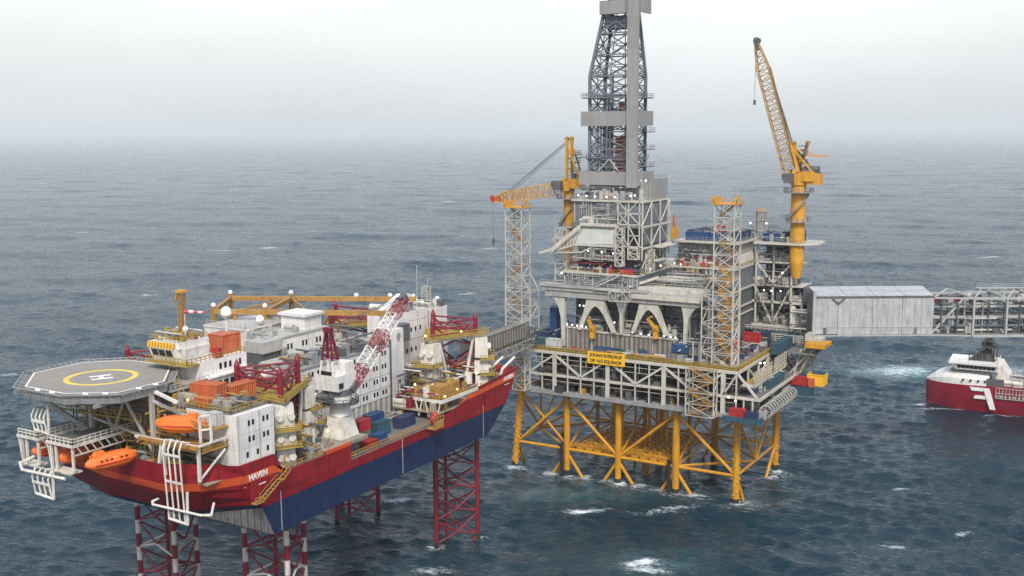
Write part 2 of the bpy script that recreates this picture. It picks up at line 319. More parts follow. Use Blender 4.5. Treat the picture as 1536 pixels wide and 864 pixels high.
    patch(aer, -45, -18, 26, 8, q, .28); patch(aer, -4, -54, 15, 9, q, .3)
    Zs -= .5
    co = np.stack([X+DX, Y+DY, Zs], -1).reshape(-1, 3).astype(np.float32)
    idx = np.arange(nu*nv).reshape(nv, nu)
    q4 = np.stack([idx[:-1, :-1], idx[:-1, 1:], idx[1:, 1:], idx[1:, :-1]], -1).reshape(-1, 4)
    me = bpy.data.meshes.new('sea_water'); nf = len(q4)
    me.vertices.add(len(co)); me.vertices.foreach_set('co', co.ravel())
    me.loops.add(nf*4); me.loops.foreach_set('vertex_index', q4.ravel().astype(np.int32))
    me.polygons.add(nf); me.polygons.foreach_set('loop_start', np.arange(0, nf*4, 4, dtype=np.int32))
    me.polygons.foreach_set('use_smooth', np.ones(nf, bool)); me.update(calc_edges=True)
    for nm, ar in (('foam', foam), ('aerated', aer)):
        at = me.attributes.new(nm, 'FLOAT', 'POINT'); at.data.foreach_set('value', ar.ravel().astype(np.float32))
    o = bpy.data.objects.new('sea_water', me); COL.objects.link(o); o['kind'] = 'structure'
    m = bpy.data.materials.new('sea'); m.use_nodes = True; t = m.node_tree; N = t.nodes; L = t.links; bs = N['Principled BSDF']
    ge = N.new('ShaderNodeNewGeometry')
    def noise(scale, det=5, rough=.6, el=(1, 1), typ='FBM'):   # el: stretch along and across the wave crests
        m1 = N.new('ShaderNodeMapping'); m1.inputs['Rotation'].default_value = (0, 0, -(YAW-math.radians(20))); L.new(ge.outputs['Position'], m1.inputs[0])
        m2 = N.new('ShaderNodeMapping'); m2.inputs['Scale'].default_value = (1/el[0], 1/el[1], .5); L.new(m1.outputs[0], m2.inputs[0])
        n_ = N.new('ShaderNodeTexNoise'); n_.noise_type = typ; n_.inputs['Scale'].default_value = scale; n_.inputs['Detail'].default_value = det; n_.inputs['Roughness'].default_value = rough; L.new(m2.outputs[0], n_.inputs['Vector']); return n_
    def attr(nm):
        a = N.new('ShaderNodeAttribute'); a.attribute_name = nm; return a
    def mrange(src, a, b, c=0., d=1.):
        r = N.new('ShaderNodeMapRange'); r.inputs[1].default_value = a; r.inputs[2].default_value = b; r.inputs[3].default_value = c; r.inputs[4].default_value = d; L.new(src, r.inputs[0]); return r
    def mixc(f, a, b):
        x = N.new('ShaderNodeMix'); x.data_type = 'RGBA'; L.new(f, x.inputs[0])
        for i, c in ((6, a), (7, b)):
            if isinstance(c, tuple): x.inputs[i].default_value = c+(1,)
            else: L.new(c, x.inputs[i])
        return x.outputs[2]
    nl = noise(.006, 3); water = mixc(mrange(nl.outputs[0], .35, .65).outputs[0], (.003, .0185, .029), (.0045, .0245, .038))
    na = noise(.16, 5, .65); am = N.new('ShaderNodeMath'); am.operation = 'MULTIPLY'; L.new(attr('aerated').outputs['Fac'], am.inputs[0]); L.new(mrange(na.outputs[0], .3, .65).outputs[0], am.inputs[1])
    water = mixc(am.outputs[0], water, (.16, .30, .31))
    # foam: solid where the attribute is high, torn into lace where it is low
    nf1 = noise(.5, 7, .7, (2.2, .8)); nf2 = noise(1.3, 5, .7, (1.6, .8))
    vo = N.new('ShaderNodeTexVoronoi'); vo.feature = 'DISTANCE_TO_EDGE'; vo.inputs['Scale'].default_value = .55
    wv = N.new('ShaderNodeVectorMath'); wv.operation = 'SCALE'; wv.inputs['Scale'].default_value = 5.0; L.new(nf2.outputs['Color'], wv.inputs[0])
    wa = N.new('ShaderNodeVectorMath'); wa.operation = 'ADD'; L.new(wv.outputs[0], wa.inputs[0]); L.new(ge.outputs['Position'], wa.inputs[1]); L.new(wa.outputs[0], vo.inputs['Vector'])
    lace = mrange(vo.outputs['Distance'], .02, .22, .30, 0.)
    def add(x, y):
        q = N.new('ShaderNodeMath'); q.operation = 'ADD'; L.new(x, q.inputs[0]); L.new(y, q.inputs[1]); return q.outputs[0]
    sb = add(add(attr('foam').outputs['Fac'], mrange(nf1.outputs[0], .25, .75, -.60, .28).outputs[0]), lace.outputs[0])
    fm = mrange(sb, .34, .85)
    has = mrange(attr('foam').outputs['Fac'], .05, .3); fmm = N.new('ShaderNodeMath'); fmm.operation = 'MULTIPLY'; L.new(fm.outputs[0], fmm.inputs[0]); L.new(has.outputs[0], fmm.inputs[1])
    colr = mixc(fmm.outputs[0], water, (.66, .71, .74)); L.new(colr, bs.inputs['Base Color'])
    rg = mrange(fmm.outputs[0], 0, .6, .08, .8); L.new(rg.outputs[0], bs.inputs['Roughness']); bs.inputs['IOR'].default_value = 1.333; bs.inputs['Specular IOR Level'].default_value = .42
    # chop below the mesh resolution, stretched along the crests
    prev = None
    for sc_, det, ro, el_, dist in ((.14, 3, .5, (2.4, .8), .45), (.40, 4, .55, (2.2, .75), .80), (.95, 4, .55, (1.9, .75), .42), (2.6, 4, .55, (1.6, .8), .07)):
        w_ = noise(sc_, det, ro, el_); b_ = N.new('ShaderNodeBump'); b_.inputs['Strength'].default_value = 1.0; b_.inputs['Distance'].default_value = dist; L.new(w_.outputs[0], b_.inputs['Height'])
        if prev: L.new(prev.outputs[0], b_.inputs['Normal'])
        prev = b_
    L.new(prev.outputs[0], bs.inputs['Normal'])
    me.materials.append(m); return o
LEGX = [-76.4, -56.7, -38.5, -19.1, 0.0]
LEGS_W = [(x, .7) for x in LEGX]+[(.5, 38.8), (-63, 1.5), (-52, 2), (-43.5, 1.5), (-33.4, 1.5), (-25.4, 1), (-14.3, 2), (1.3, 4), (0, 31.6)]
RIG_W = [(-58.2, -72), (-52.5, -60.3), (-65.5, -61.2), (-93.4, -72), (-86.5, -61.8), (-99.5, -61.2)]
make_sea()
# ------------------------------------------------------------------ sea haze
def make_haze():
    mb = MB(); c = Vector((CAMP.x-math.sin(YAW)*6000, CAMP.y+math.cos(YAW)*6000, 0)); d = 26000
    mb.box(c.x-d, c.x+d, c.y-d, c.y+d, -9.0, 172.0)
    o = mb.build('haze', bpy.data.materials.new('haze_air')); o['kind'] = 'stuff'
    m = o.data.materials[0]; m.use_nodes = True; t = m.node_tree; t.nodes.clear()
    ou = t.nodes.new('ShaderNodeOutputMaterial'); v = t.nodes.new('ShaderNodeVolumePrincipled')
    v.inputs['Color'].default_value = (.93, .955, .97, 1); v.inputs['Density'].default_value = .000062; v.inputs['Anisotropy'].default_value = 0.0
    t.links.new(v.outputs[0], ou.inputs['Volume'])
make_haze()
# ------------------------------------------------------------------ jacket of the production platform
jk = thing('steel_jacket', 'yellow steel jacket of braced tubular legs standing in the sea under the platform', 'platform jacket', (-38, 18, 0))
BY = 38.8
BX = [-77.5, -57.5, -39.5, -20.5, 0.5]
def jleg(mb, x0, y0, x1, y1, r, fins=False, ztop=27.0):
    mb.tube((x0, y0, -8), (x1, y1, ztop), r, n=14)
    if fins:
        for i in range(26):
            z = 1+i*1.0; t = (z+8)/(ztop+8); c = Vector((x0+(x1-x0)*t, y0+(y1-y0)*t, z))
            a = i*1.1; d = Vector((math.cos(a), math.sin(a), 0))
            for dd in (d, -d): mb.bar(c+dd*r, c+dd*(r+.28)+Vector((0, 0, .25)), .35, .5)
for i, x in enumerate(LEGX):
    xt = {0: -73.6}.get(i, x); fin = i in (0, 4)
    part('leg', jk, M['jyel'], lambda mb: jleg(mb, x - (0.6 if i == 0 else 0), .7, xt, .7, 1.15 if i == 3 else 1.0, fin))
for i, x in enumerate(BX): part('leg', jk, M['jyel'], lambda mb: jleg(mb, x, BY, x+(2 if i == 0 else 0), BY, 1.0, i == 4))
def brace(a, b, r=.5): part('brace', jk, M['jyel'], lambda mb: mb.tube(a, b, r, n=10))
ZH = 7.8
FX = [-75.0]+LEGX[1:]
for k in range(4):
    brace((FX[k], .7, ZH), (FX[k+1], .7, ZH), .5); brace((BX[k], BY, ZH), (BX[k+1], BY, ZH), .42)
brace((-56.7, .7, 24.5), (-75, .7, ZH)); brace((-73.8, .9, 25.5), (-57, 2.5, ZH), .4); brace((-56.7, .7, 24.5), (-38.5, .7, ZH)); brace((-38.5, .7, ZH), (-19.1, .7, 24.5)); brace((-19.1, .7, 24.5), (0, .7, ZH))
for a, b in ((0, 1), (2, 1), (2, 3), (4, 3)): brace((BX[a], BY, ZH), (BX[b], BY, 25), .42)
for a, b in ((1, 0), (1, 2), (3, 2), (3, 4)): brace((BX[a], BY-.6, ZH), (BX[b], BY-.6, 25), .36)
for i in (1, 2, 3):
    x = LEGX[i]; brace((x, .7, 6.6), (x-6.4, 1.2, -3), .52); brace((x, .7, 6.6), (x+6.4, 1.6, -3), .52)
    brace((BX[i], BY, 6.6), (BX[i]-5, BY, -3), .45); brace((BX[i], BY, 6.6), (BX[i]+5, BY, -3), .45)
brace((-75.3, 1.2, 7.0), (-77, 8.5, -2), .42); brace((.1, 1.5, 7.0), (1.6, 5, -3), .48); brace((.4, BY-1, 7), (-.2, 30, -3), .48); brace((-77, BY, 7), (-77, 31, -3), .4)
for X0, X1 in ((0.05, .45), (-75.6, -76.8)):
    mid = ((X0+X1)/2, 18.5, ZH)
    brace((X0, .7, ZH), mid, .45); brace(mid, (X1, BY, ZH), .45)
    brace(mid, (X0, 1.2, 25), .4); brace(mid, ((X0+X1)/2, 18.5, 26.5), .4); brace(mid, (X1, BY-.6, 25.5), .4)
brace((-19.1, 1.2, ZH), (.3, 18, ZH), .42); brace((-56.7, 1.2, ZH), (-75.9, 18, ZH), .42); brace((-20.5, BY, ZH), (.3, 19, ZH), .42); brace((-57.5, BY, ZH), (-76.3, 19, ZH), .42)
for i in (1, 2, 3): brace((LEGX[i], 1.5, ZH), (BX[i], BY, ZH), .38); brace((LEGX[i], 1.5, ZH), (BX[i], BY, 25), .36)
brace((-38.5, 1.5, ZH), (-20.5, BY, ZH), .36); brace((-38.5, 1.5, ZH), (-57.5, BY, ZH), .36)
def guides(mb):
    for i in range(11): mb.box(-55+i*3.2, -54.45+i*3.2, 3, 34, 7.3, 8.3)
    for j in range(10): mb.box(-55.2, -22.3, 3+j*3.4, 3.5+j*3.4, 7.4, 8.4)
    for i in range(10):
        for j in range(9): mb.tube((-53.1+i*3.2, 4.9+j*3.4, 6.9), (-53.1+i*3.2, 4.9+j*3.4, 8.8), .75, n=8)
    mb.rail([(-55.2, 3, 8.4), (-22.3, 3, 8.4)], t=.14); mb.rail([(-55.2, 34, 8.4), (-22.3, 34, 8.4)], t=.14)
part('conductor_guide_deck', jk, M['jyel'], guides)
def growth(mb):
    pass
for (x, y, r) in [(x, .7, 1.06) for x in LEGX[1:]]+[(-76.3, .7, 1.06)]+[(x, BY, 1.06) for x in BX]:
    part('splash_zone', jk, M['growth'], lambda mb: mb.tube((x, y, -7.5), (x, y, .9), r+(.12 if x == -19.1 else 0), n=14))
R3 = random.Random(3)
for k in range(12):
    i, j = R3.randrange(2, 9), R3.randrange(2, 8)
    part('conductor', jk, M['jyel'], lambda mb: mb.tube((-53.1+i*3.2, 4.9+j*3.4, -6), (-53.1+i*3.2, 4.9+j*3.4, 26.8), .42, n=8))
for x in (-57.6, -20.6):
    part('riser', jk, M['black'], lambda mb: mb.tube((x, -1.3, -6), (x, -1.3, 10.2), .62, n=10))
for x, y in ((-26, 30), (-60, 30), (-18.6, 36)): part('caisson', jk, M['ochre'], lambda mb: mb.tube((x, y, -6), (x, y, 26.8), .7, n=10))
def wins(mb, x, z, h=.9, w_=.75, y=None, t=.05):   # (x-face windows use y list)
    pass
# ------------------------------------------------------------------ topside
ts = thing('drilling_platform', 'large grey and cream topside of stacked decks, trusses and arched supports on the yellow jacket', 'oil platform', (-38, 20, 27))
YF = -3.5; YB = 56.0
def p_(n, m, f, s=False, parent=None): return part(n, parent or ts, m, f, s)
# decks
p_('cellar_deck', M['grey'], lambda mb: (mb.box(-68.4, 6.2, YF, YB, 26.9, 27.6), mb.box(-69, -68.4, YF, 30, 26.4, 27.9), mb.box(-68.4, 6.4, YF-.25, YF, 26.5, 27.75)))
p_('deck_beam', M['jyel'], lambda mb: ([mb.box(-74.5, 1.2, y, y+1.0, 25.2, 26.85) for y in (.2, 19, 38.3)], [mb.box(x-.4, x+.4, 1.3, 38.2, 25.3, 26.85) for x in LEGX[1:]+[-73]]))
p_('mezzanine_deck', M['deck'], lambda mb: (mb.box(-68.2, 1.0, YF+.2, YB, 32.6, 33.1), mb.box(1.0, 8.0, YF+.2, 44, 32.7, 33.1)))
p_('main_deck', M['deck'], lambda mb: (mb.box(-68.2, 1.4, YF+.2, YB+2, 40.0, 40.5), mb.box(-80, -68.25, 1.0, 40, 40.0, 40.5), mb.box(1.4, 14, 31, 56, 40.05, 40.45)))
# front truss: chords, posts and diagonals
def ftruss(mb):
    mb.box(-68.2, 1.4, YF-.45, YF+.15, 39.75, 40.6); mb.box(-68.2, 8.1, YF-.45, YF+.15, 32.5, 33.25)
    P = [-58.9, -40.3, -21.7, -3.1]
    for x in P: mb.box(x-.65, x+.65, YF-.4, YF+.1, 27.7, 39.7)
    for x in (-67.9, -63.4, -54.2, -49.6, -45, -35.6, -31, -26.4, -17, -12.4, -7.7, .9): mb.box(x-.2, x+.2, YF-.35, YF+.05, 27.7, 39.7)
    mb.box(5.6, 6.1, YF-.35, YF+.05, 27.7, 32.5); mb.box(3, 3.4, YF-.35, YF+.05, 27.7, 32.5)
    for a, b in ((-58.9, -49.6), (-40.3, -49.6), (-40.3, -31), (-21.7, -31), (-21.7, -12.4), (-3.1, -12.4), (-58.9, -68), ): mb.bar((a, YF-.15, 39.6), (b, YF-.15, 33.2), .6)
    mb.bar((.9, YF-.15, 39.6), (-3.1, YF-.15, 33.2), .5); mb.bar((1.3, YF-.15, 39.8), (7.2, YF-.15, 33.2), .6)
    for z in (38.2, 36.6, 31.0): mb.box(-68.2, 1.0, YF+.3, YF+.5, z-.06, z+.06)
    for x in range(-66, 0, 9): mb.box(x, x+.18, YF+.25, YF+.4, 36.6, 39.8)
p_('truss', M['beam'], ftruss)
def rtruss(mb):   # the truss of the short side
    x = 1.2
    mb.box(x-.3, x+.3, YF+.3, YB, 39.7, 40.6); mb.box(7.7, 8.2, YF+.2, 44, 32.5, 33.3)
    for y in (6, 16, 26, 36, 46): mb.box(x-.25, x+.25, y-.25, y+.25, 27.7, 39.7)
    for a, b in ((6, 16), (26, 16), (26, 36), (46, 36)): mb.bar((x, a, 39.6), (x, b, 33.2), .55)
    for y in (44, 40, 36): mb.bar((8, y, 33), (12+.2*(y-40), y-3, 40), .45); mb.bar((8, y, 33), (3, y, 40), .45)
    for y in (34.5, 38.5, 42.5, 46.5, 50.5): mb.bar((1.5, y, 28), (11.5, y-1.5, 40), .5)
p_('truss', M['beam'], rtruss)
p_('landing_bracket', M['beam2'], lambda mb: [(mb.bar((9.5+.35*k, 33+k*3.0, 41.5), (6.5, 34+k*2.6, 30.5), .55), mb.bar((13.0, 33+k*3.0, 41.5), (9, 34+k*2.6, 33.5), .5)) for k in range(6)])
# interior walls and machinery, the shade behind the truss put into their dark colour
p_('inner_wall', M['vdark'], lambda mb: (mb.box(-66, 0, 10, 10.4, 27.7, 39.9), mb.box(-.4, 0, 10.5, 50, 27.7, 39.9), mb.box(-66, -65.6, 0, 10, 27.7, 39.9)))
def eq(z0, z1, n, rs, y0=YF+.8, y1=9.5):
    def f(mb): clutter(mb, -66, 0, y0, y1, z0, z1, n, rs, 4, .8, 3.2)
    return f
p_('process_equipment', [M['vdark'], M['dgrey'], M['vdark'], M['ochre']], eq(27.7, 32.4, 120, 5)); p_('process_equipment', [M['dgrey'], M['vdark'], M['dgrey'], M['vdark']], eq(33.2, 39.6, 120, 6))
# main deck: rails, wall, equipment
p_('handrail', M['railyel'], lambda mb: (mb.rail([(-68, YF+.1, 40.6), (1.2, YF+.1, 40.6), (1.2, 50, 40.6)], 1.6, 1.6, .16, rails=(1, .66, .33)), mb.box(-68, 1.3, YF+.28, YF+.34, 40.62, 41.5), mb.box(1.0, 1.06, YF, 50, 40.62, 41.6)))
p_('walkway', M['railyel'], lambda mb: (mb.box(-1.2, 1.1, YF+.6, 48, 40.52, 40.62), mb.box(1.6, 5.4, 2, 42, 36.2, 36.35)))
def sidefence(mb):
    for y0, y1, z in ((-2, 15, 38.3), (18, 30, 38.8)):
        for k in range(5): mb.bar((5.6, y0, z-1.6+k*.9), (5.6, y1, z-1.6+k*.9), .2)
        n = int((y1-y0)/1.7)
        for i in range(n+1): mb.bar((5.6, y0+(y1-y0)*i/n, z-2.8), (5.6, y0+(y1-y0)*i/n, z+2.2), .2)
    mb.box(1.5, 5.6, -2, 30, 35.9, 36.15)
p_('fence_rail', M['beam'], sidefence)
p_('bulkhead', M['brownclad'], lambda mb: (mb.box(-58.5, -49.2, 4, 4.5, 40.55, 47.3), mb.box(-49.2, -20.8, 4.9, 5.4, 40.55, 46.5), mb.box(-58.5, -58, 4.5, 20, 40.55, 47.3), mb.box(-49.2, -48.7, 4.5, 4.9, 40.55, 47.3)))
p_('pipework', M['beam'], lambda mb: (mb.box(-58.7, -49, 3.7, 3.98, 47.1, 47.6), mb.box(-49, -20.6, 4.6, 4.88, 46.2, 46.8), [mb.box(x, x+.25, 3.6, 3.95, 40.6, 47) for x in (-58.3, -49.6)], [mb.box(x, x+.2, 4.5, 4.85, 40.6, 46.3) for x in (-43, -36, -29, -22)]))
p_('inner_wall', M['grey'], lambda mb: (mb.box(-54.6, -20.2, 13, 13.5, 46, 57.2), mb.box(-20.2, -12.5, 15, 15.5, 40.6, 57.2)))
p_('process_equipment', [M['dgrey'], M['grey'], M['beam2'], M['vdark']], lambda mb: (clutter(mb, -54, -20, 9, 12.9, 46.6, 56.5, 80, 150, 4, .7, 2.2, .7), clutter(mb, -19, -13, 6, 14.8, 40.6, 56, 40, 151, 4, .8, 2.2, .6)))
p_('inner_wall', M['dgrey'], lambda mb: (mb.box(-59.5, -54.6, 12.5, 12.9, 40.6, 57.2), mb.box(-58, -14, 8, 12.4, 46.2, 46.6), mb.box(-12.6, -12.2, 15, 52, 40.6, 57.3)))
p_('process_equipment', [M['grey'], M['dgrey'], M['beam2']], lambda mb: clutter(mb, -57, -21, 6, 12, 46.6, 51, 90, 9, 3, .6, 2.0, .5))
p_('process_equipment', [M['grey'], M['dgrey'], M['beam2'], M['pipe']], lambda mb: clutter(mb, -20, -5, -1, 13, 40.55, 48, 60, 10, 4, .7, 2.4, .4))
p_('process_equipment', [M['grey'], M['dgrey'], M['beam2'], M['pipe']], lambda mb: clutter(mb, -48, -22, -1.5, 3.5, 40.55, 42.3, 40, 12, 4, .5, 1.5, .25))
p_('process_equipment', [M['dgrey'], M['cdblue'], M['grey'], M['pipe']], lambda mb: clutter(mb, -80, -60, 3, 24, 40.55, 47.5, 90, 13, 4, .8, 3.0, .35))
# arched supports of the drilling module (each its own casting, 1.4 m thick)
ARCH = [[(-63.9, 57.6), (-59.0, 57.4), (-59.1, 51.1), (-59.0, 41), (-60.1, 41), (-60.3, 49.8), (-61.2, 53.5), (-62.5, 55.9)],
 [(-41.1, 57.0), (-37.1, 57.0), (-38.0, 54.4), (-38.5, 52.8), (-38.8, 46.7), (-39.5, 46.7), (-39.7, 52.7), (-40.2, 54.8)],
 [(-19.3, 57.1), (-13.9, 57.6), (-15.5, 56.0), (-17.0, 53.2), (-17.6, 48.0), (-17.7, 41), (-18.6, 41), (-18.4, 52.3), (-18.7, 54.9)]]
for a in ARCH: p_('arch_support', M['beam'], lambda mb: mb.prism_y(a[::-1], 3.4, 4.8) if False else mb.prism_y(a, 3.4, 4.8))
def arch(mb, L, R_):
    # L, R_: outer left and right edges from the girder down; the inner curve is a half ellipse between the feet
    for (top, foot, sgn) in ((L, L[-1], 1), (R_, R_[-1], -1)): pass
def vshape(mb, xl, xr, fl, fr, zt, zf, apex):
    n = 12; c = (xl+xr)/2
    def side(x0, f, s):
        o = []; i_ = []
        for k in range(n+1):
            t = k/n; z = zt-(zt-zf)*t
            xo = x0+(f-x0)*(t**1.25)-s*0
            zi = apex-(apex-zf)*t; xi = c+(f+s*1.3-c)*(t**.62)
            o.append((xo, 3.4, z)); i_.append((xi, 3.4, zi))
        for k in range(n):
            lo = [o[k], o[k+1], i_[k+1], i_[k]]; hi = [(p[0], 4.8, p[2]) for p in lo]; mb.hexa(lo, hi)
        lo = [o[0], i_[0], (c, 3.4, zt)]; mb.hexa(lo, [(p[0], 4.8, p[2]) for p in lo])
    side(xl, fl, 1); side(xr, fr, -1)
p_('arch_support', M['beam'], lambda mb: vshape(mb, -51.3, -45.0, -54.2, -41.2, 57.0, 46.9, 55.0))
p_('arch_support', M['beam'], lambda mb: vshape(mb, -33.1, -26.8, -35.8, -23.4, 57.0, 47.6, 55.2))
p_('girder', M['lgrey'], lambda mb: (mb.box(-66, -13.5, 3.0, 6.0, 57.2, 59.2), mb.box(-67.3, -12.5, 2.6, 8, 59.2, 60.4), mb.box(-67.8, -30, 2.2, 6, 60.4, 61.2)))
p_('girder', M['beam'], lambda mb: (mb.box(-36, -13, 2.3, 4.2, 58.6, 60.1), mb.box(-38, -18, 4.4, 7, 60.45, 62.0), mb.box(-34, -13, 8, 12, 60.45, 61.6), mb.bar((-36.5, 3, 62), (-29.5, 10, 64.6), .7, .7)))
p_('girder', M['deck'], lambda mb: (mb.box(-67.3, -12.5, 8.05, 52, 59.4, 60.2)))
p_('process_equipment', [M['grey'], M['beam2'], M['dgrey'], M['beam'], M['ochre']], lambda mb: (clutter(mb, -33, -13, 12.5, 31, 60.25, 64, 130, 152, 5, .5, 2.2, .6)))
p_('handrail', M['beam2'], lambda mb: (mb.rail([(-67.5, 2.4, 61.25), (-38, 2.4, 61.25)], 1.2, 2.5, .1), mb.rail([(-34, 8.1, 61.6), (-13, 8.1, 61.6)], 1.2, 1.5, .12)))
def trusswalk(mb):
    mb.lattice((-31, 16, 62.8), (-16, 16, 62.8), (0, .8, 0), (0, 0, 1.1), 8, .14, .1)
p_('pipe_bridge', M['beam2'], trusswalk)
# level A of the drilling module
def wallposts(mb, x0, x1, y, z0, z1, step):
    n = max(1, int((x1-x0)/step))
    for i in range(n+1): x = x0+(x1-x0)*i/n; mb.box(x-.16, x+.16, y-.25, y-.02, z0, z1)
p_('cladding_wall', M['clad'], lambda mb: (mb.box(-59.5, -33.8, 4, 4.4, 61.3, 65.0), mb.box(-34.2, -33.8, 4.4, 31.8, 60.4, 65.0), mb.box(-33.7, -12.2, 32.3, 32.7, 57.6, 65.0), mb.box(-12.5, -12.1, 32.7, 52, 57.6, 65.0)))
p_('wall_post', M['beam2'], lambda mb: (wallposts(mb, -59.3, -34, 4, 61.3, 65, 5.0), wallposts(mb, -33, -12.5, 32.3, 57.6, 65, 4.0)))
p_('upper_deck', M['beam'], lambda mb: (mb.box(-60.2, -33.4, 3.2, 31.6, 65.05, 65.65), mb.box(-33.35, -11.8, 31.4, 52, 65.1, 65.7), mb.box(-60.2, -33.5, 31.65, 52, 65.0, 65.5)))
p_('pipework', [M['ochre'], M['pipe'], M['dgrey']], lambda mb: [mb.tube((x, 32.0, 57.8), (x, 32.0, 64.8), .55, n=8, m=k) for x, k in ((-28, 0), (-26.6, 0), (-25.2, 0), (-23, 2), (-22, 1), (-20.5, 1), (-31.5, 2), (-30.3, 2))])
p_('pipework', [M['beam'], M['maroon'], M['grey']], lambda mb: clutter(mb, -33, -13, 18, 31, 60.4, 63.5, 50, 21, 3, .6, 1.6, .55))
p_('handrail', M['railyel'], lambda mb: (mb.rail([(-60, 3.4, 65.65), (-33.6, 3.4, 65.65), (-33.6, 31.6, 65.65), (-12, 31.6, 65.7), (-12, 52, 65.7)], 1.1, 2.0, .1)))
p_('process_equipment', [M['grey'], M['maroon'], M['beam2'], M['cdblue']], lambda mb: clutter(mb, -58, -35, 4.5, 9, 65.7, 68.8, 60, 31, 4, .6, 1.8, .35))
p_('process_equipment', [M['beam'], M['grey'], M['beam2'], M['maroon']], lambda mb: (clutter(mb, -36, -34.3, 5, 30, 65.7, 67.2, 40, 33, 3, .5, 1.2, .3), clutter(mb, -33, -13, 32.5, 35, 65.7, 70, 60, 34, 4, .5, 1.4, .55)))
p_('inner_wall', M['dgrey'], lambda mb: (mb.box(-57, -41.5, 9, 9.4, 65.7, 73.2), mb.box(-41.5, -35, 9.4, 9.8, 65.7, 73.4), mb.box(-35.4, -35, 9.8, 26, 65.7, 81)))
p_('tank', M['vdark'], lambda mb: (mb.box(-40.6, -35.6, 6.2, 9, 65.7, 73.6), [mb.box(-40.6+k*1.0, -40.3+k*1.0, 6.05, 6.18, 66, 73.4) for k in range(6)], [mb.box(-40.6, -35.6, 6.0, 6.15, 66.5+k*1.6, 66.7+k*1.6) for k in range(5)]))
# right hand block above
p_('process_equipment', [M['beam2'], M['grey'], M['dgrey'], M['pipe']], lambda mb: clutter(mb, -32.5, -13, 33, 35.8, 65.8, 73, 110, 153, 4, .4, 1.5, .7))
p_('cladding_wall', M['lgrey'], lambda mb: (mb.box(-33.2, -12.3, 36, 36.4, 65.75, 73.3), mb.box(-13.2, -12.8, 36.4, 53, 69, 73.3)))
p_('tank', M['white2'], lambda mb: (mb.box(-13.0, -12.2, 36.5, 52, 65.75, 69.4)))
p_('upper_deck', M['beam'], lambda mb: (mb.box(-33.6, -11.6, 33, 60, 73.3, 74.0), mb.box(-11.55, 4.5, 47.5, 62, 72.4, 73.1), mb.prism_z([(4.5, 48), (9, 52), (9, 60), (4.5, 62)], 72.45, 73.1)))
p_('handrail', M['grey'], lambda mb: (mb.rail([(-33.4, 33.2, 74), (-11.8, 33.2, 74), (-11.8, 47.7, 74), (4.3, 47.7, 73.1), (8.8, 52, 73.1)], 1.2, 1.5, .1), mb.rail([(-33.4, 59, 74), (-11.8, 59, 74)], 1.2, 2, .1)))
p_('process_equipment', [M['dgrey'], M['grey'], M['cdblue'], M['pipe']], lambda mb: (clutter(mb, -32, -13, 40, 57, 74.05, 77.5, 70, 41, 4, .7, 2.0, .3), clutter(mb, -10, 3, 50, 60, 73.15, 77, 60, 42, 4, .7, 2.2, .35)))
p_('pipework', [M['pipe'], M['grey'], M['dgrey']], lambda mb: clutter(mb, -33, -13.5, 34.5, 35.8, 66, 73, 70, 43, 3, .4, 1.0, .75))
# truss bay at the right end, by the bridge
def bay(mb):
    y = 50
    for z, t in ((45.3, .6), (53.3, .7), (58.8, .55), (66.6, .6)):
        mb.box(-15 if z < 57 else -11.6, 4.6 if z < 57 else 1.6, y-.3, y+.3, z-t, z); mb.box(-15, 4.6, y+.3, 62, z-t, z-.25)
    for x in (-12.6, -11.0, -5.2, .9): mb.box(x-.25, x+.25, y-.3, y+.3, 45.4, 72.4)
    mb.bar((-11, y-.1, 66.2), (-5.2, y-.1, 59.2), .5); mb.bar((.9, y-.1, 66.2), (-5.2, y-.1, 59.2), .5)
    mb.bar((-11.5, y-.1, 58.4), (-5.2, y-.1, 45.8), .55); mb.bar((.9, y-.1, 58.4), (-5.2, y-.1, 45.8), .55)
    mb.bar((.9, y-.1, 53.4), (4.4, y, 46), .4); mb.box(4.3, 4.7, y-.3, y+.3, 45, 53)
    for y0, y1, z in ((36, 50, 58.6), (36, 50, 53), (34, 50, 50.4)): mb.box(-12.1, -11.7, y0, y1, z-.5, z)
p_('truss', M['beam'], bay)
p_('process_equipment', [M['grey'], M['dgrey'], M['pipe'], M['beam2']], lambda mb: (clutter(mb, -14, 4, 51, 60, 45.4, 52.5, 70, 51, 4, .6, 2.2, .5), clutter(mb, -14, 4, 51, 60, 53.4, 58, 50, 52, 4, .6, 2.0, .5), clutter(mb, -11, 1, 51, 60, 58.9, 66, 50, 53, 4, .6, 2.4, .4), clutter(mb, -11, 1, 51, 60, 66.7, 72, 40, 54, 4, .8, 3.0, .3)))
p_('process_equipment', [M['pipe'], M['grey'], M['white2'], M['dgrey']], lambda mb: ([mb.tube((3, 48+k*.9, 42+k*1.4), (11, 48+k*.9, 42+k*1.4), .45, n=8, m=k % 3) for k in range(7)], [mb.tube((2, 47+k, 52), (2+k*.5, 47+k, 45), .4, n=8, m=2) for k in range(4)], clutter(mb, 2, 10, 46, 56, 40.5, 52, 40, 55, 4, .6, 2.0, .6)))
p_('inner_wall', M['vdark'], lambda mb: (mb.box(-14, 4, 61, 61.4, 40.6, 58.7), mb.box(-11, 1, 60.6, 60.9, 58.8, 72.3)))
p_('walkway', M['dgrey'], lambda mb: (mb.box(-12, 3, 43, 49.5, 44.2, 44.6), mb.box(4.8, 9.2, 50.5, 57, 53.2, 58.2)))
p_('handrail', M['beam'], lambda mb: (mb.rail([(-14, 42.5, 44.6), (3, 42.5, 44.6), (3, 49, 44.6)], 1.3, 1.4, .16), mb.rail([(-4, 40, 41.5), (8, 40, 41.5)], 2.6, 1.5, .2, rails=(1, .75, .5, .25))))
